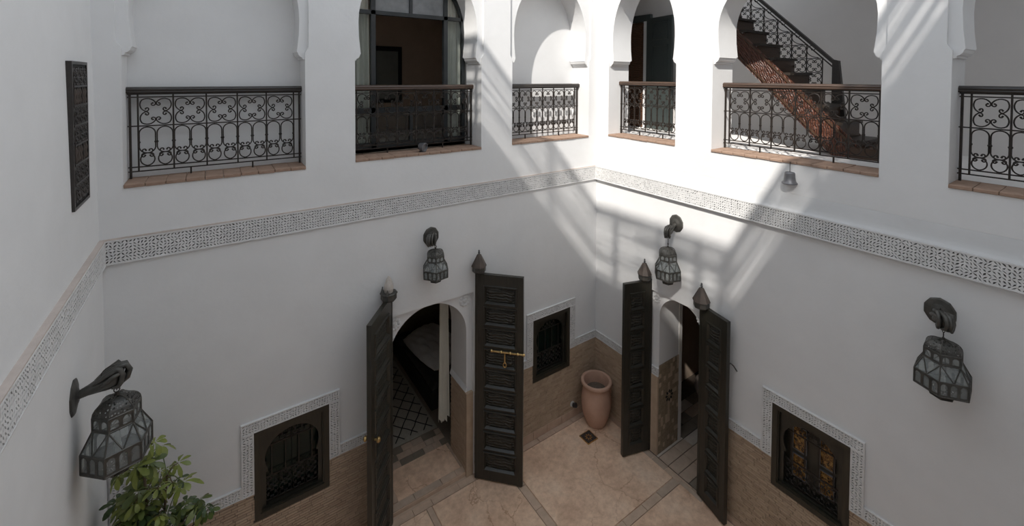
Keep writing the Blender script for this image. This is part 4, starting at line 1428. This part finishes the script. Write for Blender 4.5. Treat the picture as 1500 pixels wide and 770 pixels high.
cu = thing('door_curtain', 'white curtain gathered at the right jamb of the bedroom doorway', 'curtain', (-2.445, 0.60, 0.42))
def curtain(w, h, folds, amp, flare=0.3, wav=0.0):
    q = MB()
    n, mrow = folds*8, 14
    vs, fs = [], []
    for j in range(mrow+1):
        t = j/mrow
        for i in range(n+1):
            u = i/n
            x = (u-0.5)*w*(1+flare*(1-t))
            y = amp*math.sin(u*folds*2*PI)*(0.6+0.6*(1-t))
            vs.append((x, y, h*t+(wav*math.sin(u*PI*5) if j == 0 else 0)))
    for j in range(mrow):
        for i in range(n):
            a = j*(n+1)+i
            fs.append((a, a+1, a+n+2, a+n+1))
    k = len(vs)
    vs += [(v[0], v[1]+0.004, v[2]) for v in vs]
    fs += [tuple(x+k for x in reversed(f)) for f in fs]
    return q.add(vs, fs)
curtain(0.13, 2.1, 4, 0.026, 0.35, 0.03).build('cloth', 'curtain_cream', cu, rotz=0.15, smooth=60)
MB().tube([(-0.12, 0, 2.1), (0.12, 0, 2.1)], 0.01, 6).build('rod', 'iron', cu)

# room behind the narrow doorway
salon = shell('wall_salon', 'dim walls of the room behind the narrow right hand doorway', 0.56, 3.0, -2.9, -0.5, 0.0, 2.9, 'room_brown', 'x0')
MB().box(0.49, 0.56, -1.23, -0.42, 0, 2.9).build('room_return', 'plaster_warm', salon)
MB().box(0.49, 0.56, -2.98, -1.88, 0, 2.9).build('room_return', 'plaster_warm', salon)
MB().box(0.49, 0.56, -1.9, -1.2, 2.35, 2.9).build('room_return', 'plaster_warm', salon)
MB().box(0.0, 3.0, -2.9, -0.5, -0.05, 0.004).build('room_floor', 'grout', salon)
# floor tiles inside, pale and grey, laid in running rows
r = 0
y = -1.90
while y < -0.9:
    x = 0.0
    j = 0
    while x < 2.1:
        lx = random.choice([0.24, 0.34, 0.40])
        if y+0.13 < -1.89 or (x < 0.5 and (y < -1.92 or y > -1.24)):
            x += lx
            continue
        y1 = min(y+0.155, -1.225) if x < 0.55 else y+0.155
        MB().bevbox(x+0.003, x+lx-0.003, -0.010, 0, y+0.003, y1-0.003, 0.002).build('floor_tile', random.choice(['stone_pale', 'stone_pale', 'room_floor', 'stone_grey']), salon, rot=(-R90, 0, 0), loc=(0, 2*y+0.155 if False else 0, 0.004))
        x += lx
    y += 0.16
door_in = thing('door_5', 'dark wooden inner doorway in the dim room behind the narrow entrance', 'door', (2.2, -1.35, 0.01), -R90, kind='structure')
o = MB()
o.prism([(-0.45, 0), (-0.35, 0), (-0.35, 1.95), (0.35, 1.95), (0.35, 0), (0.45, 0), (0.45, 2.08), (-0.45, 2.08)], [], -0.04, 0.05)
o.build('door_frame', 'dark_wood', door_in)
MB().box(-0.35, 0.35, 0.0, 0.04, 0.0, 1.95).build('door_leaf', 'room_floor', door_in)
pf = thing('pouf', 'pale round floor pouf in the dim room behind the narrow doorway', 'pouf', (1.75, -1.0, 0.014))
MB().lathe([(0.16, 0.0), (0.24, 0.04), (0.27, 0.13), (0.25, 0.23), (0.18, 0.29), (0.02, 0.31)], 24).build('cushion', 'pouf_cloth', pf, smooth=60)
MB().lathe([(0.030, 0.30), (0.035, 0.318), (0.005, 0.325)], 12).build('button', 'pouf_cloth', pf)

# upper room behind the glazed arch
up = shell('wall_upper_room', 'brown walls of the dim upstairs room behind the glazed arch', -4.3, -0.7, 0.46, 3.1, 4.40, 7.2, 'room_brown', 'y0')
MB().box(-4.3, -0.7, 0.46, 3.1, 4.30, 4.40).build('room_floor', 'stone_pale', up)
mi = thing('mirror', 'tall black framed mirror on the brown wall of the upstairs room', 'mirror', (-2.44, 3.07, 4.90))
m = MB()
m.prism([(-0.28, 0), (0.28, 0), (0.28, 1.06), (-0.28, 1.06)], [[(-0.21, 0.08), (0.21, 0.08), (0.21, 0.97), (-0.21, 0.97)]], -0.03, 0.02)
m.build('mirror_frame', 'black_void', mi)
MB().box(-0.21, 0.21, -0.01, 0.01, 0.08, 0.97).build('mirror_plate', 'mirror_glass', mi)

win = thing('window_5', 'tall black framed glazed arch with cream curtains in the middle bay of the back wall', 'window', (0, 0.43, 0), 0.0, kind='structure')
uc, hw = -3.01, 0.79
f = 0.026
def barb(name, x0, x1, z0, z1, d=0.03):
    MB().box(x0, x1, -d, d, z0, z1).build(name, 'black_paint', win)
ap = [(p[0], p[1]) for p in arch_pts(uc, hw-0.01, 6.0, 0.84, 4.46, hw-0.06)]
ring_o = [(uc+hw, 4.45), (uc+hw, 6.0)]+[(uc+hw*math.cos(t*PI/24), 6.0+0.85*math.sin(t*PI/24)) for t in range(1, 24)]+[(uc-hw, 6.0), (uc-hw, 4.45)]
hi = hw-0.045
ring_i = [(uc+hi, 4.50), (uc+hi, 6.0)]+[(uc+hi*math.cos(t*PI/24), 6.0+0.805*math.sin(t*PI/24)) for t in range(1, 24)]+[(uc-hi, 6.0), (uc-hi, 4.50)]
MB().prism(ring_o, [ring_i], -0.03, 0.03).build('arch_frame', 'black_paint', win)
for x in (-3.505, -2.515):
    barb('mullion', x-0.028, x+0.028, 4.5, 6.55)
barb('mullion', -3.03, -2.99, 6.2, 6.80, 0.025)
barb('transom', uc-hw+0.03, uc+hw-0.03, 6.165, 6.215)
barb('mid_rail', uc-hw+0.03, uc+hw-0.03, 4.93, 5.0)
barb('mullion', -3.03, -2.99, 4.5, 4.95, 0.025)
barb('bottom_rail', uc-hw+0.03, uc+hw-0.03, 4.45, 4.56)
def pane(x0, x1, z0, z1, g='window_glass'):
    MB().box(x0, x1, -0.003, 0.003, z0, z1).build('pane', g, win)
for x0, x1 in ((uc-hi, -3.533), (-3.477, -3.03), (-2.99, -2.543), (-2.487, uc+hi)):
    pane(x0, x1, 4.56, 4.93)
pane(uc-hi, -3.533, 5.0, 6.165)
pane(-2.487, uc+hi, 5.0, 6.165)
pane(-3.477, -3.03, 6.215, 6.75, 'grey_reflection_glass')
pane(-2.99, -2.543, 6.215, 6.75, 'grey_reflection_glass')
for nm, lab, x, wd in (('window_curtain', 'cream curtain hanging behind the left edge of the glazed arch', -3.66, 0.26), ('window_curtain', 'cream curtain hanging behind the right edge of the glazed arch', -2.36, 0.27)):
    c = thing(nm, lab, 'curtain', (x, 0.53, 4.42), 0.0, 'curtains of the glazed arch')
    curtain(wd, 2.5, 4, 0.02, 0.1).build('cloth', 'curtain_cream', c, smooth=60)
    MB().tube([(-0.16, 0, 2.5), (0.16, 0, 2.5)], 0.01, 6).build('rod', 'iron', c)

# ---------------------------------------------------------------- stair gallery behind the right wall
GX0, GX1 = 0.48, 2.3
gal = MB()
gal.box(GX1, GX1+0.12, -6.2, 2.2, 4.3, 7.4)
gal.box(0.48, GX1, 2.1, 2.22, 4.3, 7.4)
gal.box(0.48, GX1, -6.2, -6.1, 4.3, 7.4)
gal.box(0.48, 0.60, 0.05, 2.1, 4.3, 7.4)
gal.box(1.5, GX1, -0.62, 2.1, 4.3, 7.4)
gal = gal.build('wall_gallery', 'plaster_warm')
tag(gal, 'shaded plaster back wall of the upstairs stair gallery', 'wall', kind='structure')
MB().box(0.3, GX1+0.12, -6.2, 2.2, 4.30, 4.47).build('gallery_floor', 'plaster_warm', gal)
cl = MB()
cl.prism([(0.3, -6.2), (GX1+0.12, -6.2), (GX1+0.12, 2.2), (0.3, 2.2)], [[(0.6, -2.2), (2.1, -2.2), (2.1, -0.7), (0.6, -0.7)], [(0.6, -6.0), (2.1, -6.0), (2.1, -4.6), (0.6, -4.6)]], 7.25, 7.4, mp=lambda u, z, n: (u, z, n))  # two unseen openings added to let daylight brighten the gallery
cl = cl.build('ceiling', 'plaster_warm')
tag(cl, 'plaster ceiling over the upstairs gallery', 'ceiling', kind='structure')
rf = MB()
rf.box(-4.4, 0.6, 0.47, 3.3, 7.30, 7.42)
rf.build('roof_slab', 'plaster', wall_back)

# doors at the end of the gallery
dg = thing('door_6', 'dark green panelled door with green lintel at the corner of the upper gallery', 'door', (1.49, 0.0, 4.47), -R90, kind='structure')
def gbox(nm, u0, u1, z0, z1, n0, n1, mt, par=dg):
    return MB().box(u0, u1, n0, n1, z0, z1).build(nm, mt, par)
gbox('lintel', -0.95, -0.10, 1.96, 2.08, -0.07, 0.0, 'green_paint')
lf = MB().box(0.0, 0.62, -0.045, 0.0, 0.0, 2.0).build('door_leaf', 'green_paint', dg, (-0.165, -0.03, 0.0), rotz=math.radians(-10))
for z0, z1 in ((0.10, 0.75), (0.85, 1.50), (1.60, 1.92)):
    q = MB()
    u0, u1 = 0.16, 0.54
    for a0, a1, b0, b1 in ((u0, u1, z0, z0+0.02), (u0, u1, z1-0.02, z1), (u0, u0+0.02, z0, z1), (u1-0.02, u1, z0, z1)):
        q.box(a0, a1, -0.062, -0.04, b0, b1)
    q.build('panel_moulding', 'green_paint', lf)
gbox('jamb', -0.25, -0.165, 0, 1.96, -0.06, 0.0, 'plaster')
dbn = thing('door_7', 'carved reddish brown wooden door leaf beside the green gallery door', 'door', (1.47, 0.25, 4.47), -R90, kind='structure')
gbox('leaf_frame', -0.56, 0.0, 0.0, 1.95, -0.02, 0.02, 'carved_brown_wood', dbn)
q = MB()
q.prism([(-0.04, 0.1), (-0.04, 1.88), (-0.52, 1.88), (-0.52, 0.1), (-0.46, 0.1), (-0.46, 1.40)]+[(-0.28-0.18*math.cos(t*PI/12), 1.40+0.40*math.sin(t*PI/12)) for t in range(1, 12)]+[(-0.10, 1.40), (-0.10, 0.1)], [], -0.045, -0.02)
q.build('arched_moulding', 'carved_brown_wood', dbn)

# ---------------------------------------------------------------- staircase
SX0, SX1 = 1.0, 1.64
stair = thing('staircase', 'wooden staircase with carved reddish stringer and black iron balustrade', 'staircase', (0, 0, 4.47))
RUN, RISE = 0.1925, 0.2
def step_y(k):
    return -3.185+RUN*(k-1)
NSTEP = 11
tr = MB().bevbox(SX0-0.02, SX1, -0.035, 0.0, -0.03, RUN+0.02, 0.006).mesh('tread', 'tread_wood')
ri = MB().box(SX0, SX1, 0.0, 0.02, -RISE+0.0, -0.03).mesh('riser', 'stair_wood')
for k in range(1, NSTEP):
    y = step_y(k)
    t_ = MB().box(SX0-0.02, SX1-0.01, y-0.035, y+RUN, RISE*k-0.035, RISE*k).build('tread', 'tread_wood', stair)
    MB().box(SX0, SX1-0.01, y, y+0.02, RISE*(k-1), RISE*k-0.035).build('riser', 'stair_wood', stair)
# curved bottom step
cs = MB()
pts = [(SX0-0.05, -3.12)]+[(SX0+0.36-0.42*math.cos(t*PI/10), -3.30-0.30*math.sin(t*PI/10)) for t in range(11)]+[(SX1+0.12, -3.12)]
cs.add([(p[0], p[1], 0.001) for p in pts]+[(p[0], p[1], 0.13) for p in pts], [tuple(range(len(pts))), tuple(reversed(range(len(pts), 2*len(pts))))]+[(i, (i+1) % len(pts), len(pts)+(i+1) % len(pts), len(pts)+i) for i in range(len(pts))])
cs.build('curved_step', 'stair_wood', stair, smooth=30)
# carved stringer on the open side (profile in y,z)
y_b, y_t = -3.24, step_y(NSTEP)
sl_ = RISE/RUN
def zs(y, off):
    return (y-step_y(1))*sl_+off
prof = [(y_b, 0.0), (-2.93, 0.0), (y_t, zs(y_t, -0.27)), (y_t, zs(y_t, 0.11)), (y_b, zs(y_b, 0.11)+0.05)]
sg = MB()
sg.prism(prof, [], SX0-0.045, SX0-0.005, mp=lambda u, z, n: (n, u, z))
sg.build('stringer', 'carved_red_wood', stair)
for off, th in ((0.085, 0.035), (-0.225, 0.03)):
    e = MB()
    ya = y_b if off > 0 else -2.90
    e.prism([(ya, zs(ya, off)), (y_t, zs(y_t, off)), (y_t, zs(y_t, off+th)), (ya, zs(ya, off+th))], [], SX0-0.058, SX0-0.003, mp=lambda u, z, n: (n, u, z))
    e.build('stringer_moulding', 'stair_wood', stair)
# raised interlace blocks along the stringer
blk = MB()
for k in range(34):
    y = -3.10+k*0.072
    if y > y_t:
        break
    for off in (-0.15, -0.09, -0.03, 0.03):
        c = (y, zs(y, off))
        if c[1] < 0.03:
            continue
        d = 0.026
        blk.add([(SX0-0.052, c[0]-d, c[1]-d*0.2), (SX0-0.052, c[0]+d*0.2, c[1]-d), (SX0-0.052, c[0]+d, c[1]+d*0.2), (SX0-0.052, c[0]-d*0.2, c[1]+d),
                 (SX0-0.044, c[0]-d*1.2, c[1]-d*0.24), (SX0-0.044, c[0]+d*0.24, c[1]-d*1.2), (SX0-0.044, c[0]+d*1.2, c[1]+d*0.24), (SX0-0.044, c[0]-d*0.24, c[1]+d*1.2)],
                [(0, 1, 2, 3)]+[(i, (i+1) % 4, 4+(i+1) % 4, 4+i) for i in range(4)])
blk.build('stringer_carving', 'carved_red_wood', stair)
# inner stringer under the balustrade
e = MB()
e.prism([(y_b+0.05, 0.0), (-2.95, 0.0), (y_t, zs(y_t, -0.27)), (y_t, zs(y_t, -0.02)), (y_b+0.05, zs(y_b, 0.02)+0.05)], [], SX1-0.005, SX1+0.03, mp=lambda u, z, n: (n, u, z))
e.build('inner_stringer', 'stair_wood', stair)
# balustrade on the far side
BXp = 1.60
def hz(y):
    return 6.555-4.47+(y+1.781)*(-0.99)*-1 if False else (6.555-4.47)+( -1.781-y)*(-0.99)
yh0, yh1 = -2.70, y_t
hr = MB()
for dx0, dx1, dz0, dz1 in ((-0.03, 0.03, -0.055, 0.0),):
    hr.add([(BXp+dx, y, hz(y)+dz) for y in (yh0, yh1) for dx, dz in ((dx0, dz0), (dx1, dz0), (dx1, dz1), (dx0, dz1))],
           [(0, 1, 2, 3), (7, 6, 5, 4)]+[(i, (i+1) % 4, 4+(i+1) % 4, 4+i) for i in range(4)])
hr.build('stair_handrail', 'rail_black', stair)
lo = MB()
lo.add([(BXp+dx, y, hz(y)-0.11+dz) for y in (yh0, yh1) for dx, dz in ((-0.01, 0), (0.01, 0), (0.01, 0.018), (-0.01, 0.018))],
       [(0, 1, 2, 3), (7, 6, 5, 4)]+[(i, (i+1) % 4, 4+(i+1) % 4, 4+i) for i in range(4)])
lo.build('under_rail', 'iron', stair)
nw = MB()
nw.box(BXp-0.035, BXp+0.035, -2.77, -2.70, 0.25, hz(-2.72)+0.0)
nw.build('newel', 'rail_black', stair)
nw = MB()
nw.add([(BXp-0.03, -2.77, hz(-2.70)-0.02), (BXp+0.03, -2.77, hz(-2.70)-0.02), (BXp+0.03, -2.70, hz(-2.70)), (BXp-0.03, -2.70, hz(-2.70)),
        (BXp-0.03, -2.90, 0.0), (BXp+0.03, -2.90, 0.0), (BXp+0.03, -2.83, 0.0), (BXp-0.03, -2.83, 0.0)],
       [(0, 1, 2, 3), (7, 6, 5, 4)]+[(i, (i+1) % 4, 4+(i+1) % 4, 4+i) for i in range(4)])
nw.build('newel_rail', 'rail_black', stair)
sc4 = []
pts = c_scroll_pts(1.0)
for sx, sz in ((1, 1), (-1, 1), (1, -1), (-1, -1)):
    q = MB()
    q.tube([(0, p[0]*sx*RUN/2*0.95, p[1]*sz*RUN/2*0.95) for p in pts], 0.0055, 5)
    sc4.append(q.mesh('stair_scroll', 'iron', 50))
spi = curl_half((-0.07, -0.075), 0.0, 1, [(0.12, 2, 8), (0.16, 10, 18), (0.14, 20, 42)])
q = MB()
q.tube([(0, p[0], p[1]) for p in spi], 0.0055, 5)
spir = q.mesh('stair_spiral', 'iron', 50)
for k in range(3, NSTEP):
    y0 = step_y(k)+0.03
    if y0 < -2.72:
        continue
    ztop = hz(y0)-0.09
    zq1 = hz(y0)-0.10
    zq0 = zq1-RUN
    MB().box(BXp-0.006, BXp+0.006, y0-0.006, y0+0.006, RISE*k-0.02 if k < NSTEP else 0, ztop).build('stair_baluster', 'iron', stair)
    for zz in (zq0, zq1, zq0-RUN):
        MB().box(BXp-0.005, BXp+0.005, y0, y0+RUN, zz-0.005, zz+0.005).build('stair_crossbar', 'iron', stair)
    for me in sc4:
        link('stair_scroll', me, stair, (BXp, y0+RUN/2, (zq0+zq1)/2))
        link('stair_scroll', me, stair, (BXp, y0+RUN/2, (zq0+zq1)/2-RUN))
    link('stair_spiral', spir, stair, (BXp, y0+RUN*0.62, zq1+0.085))
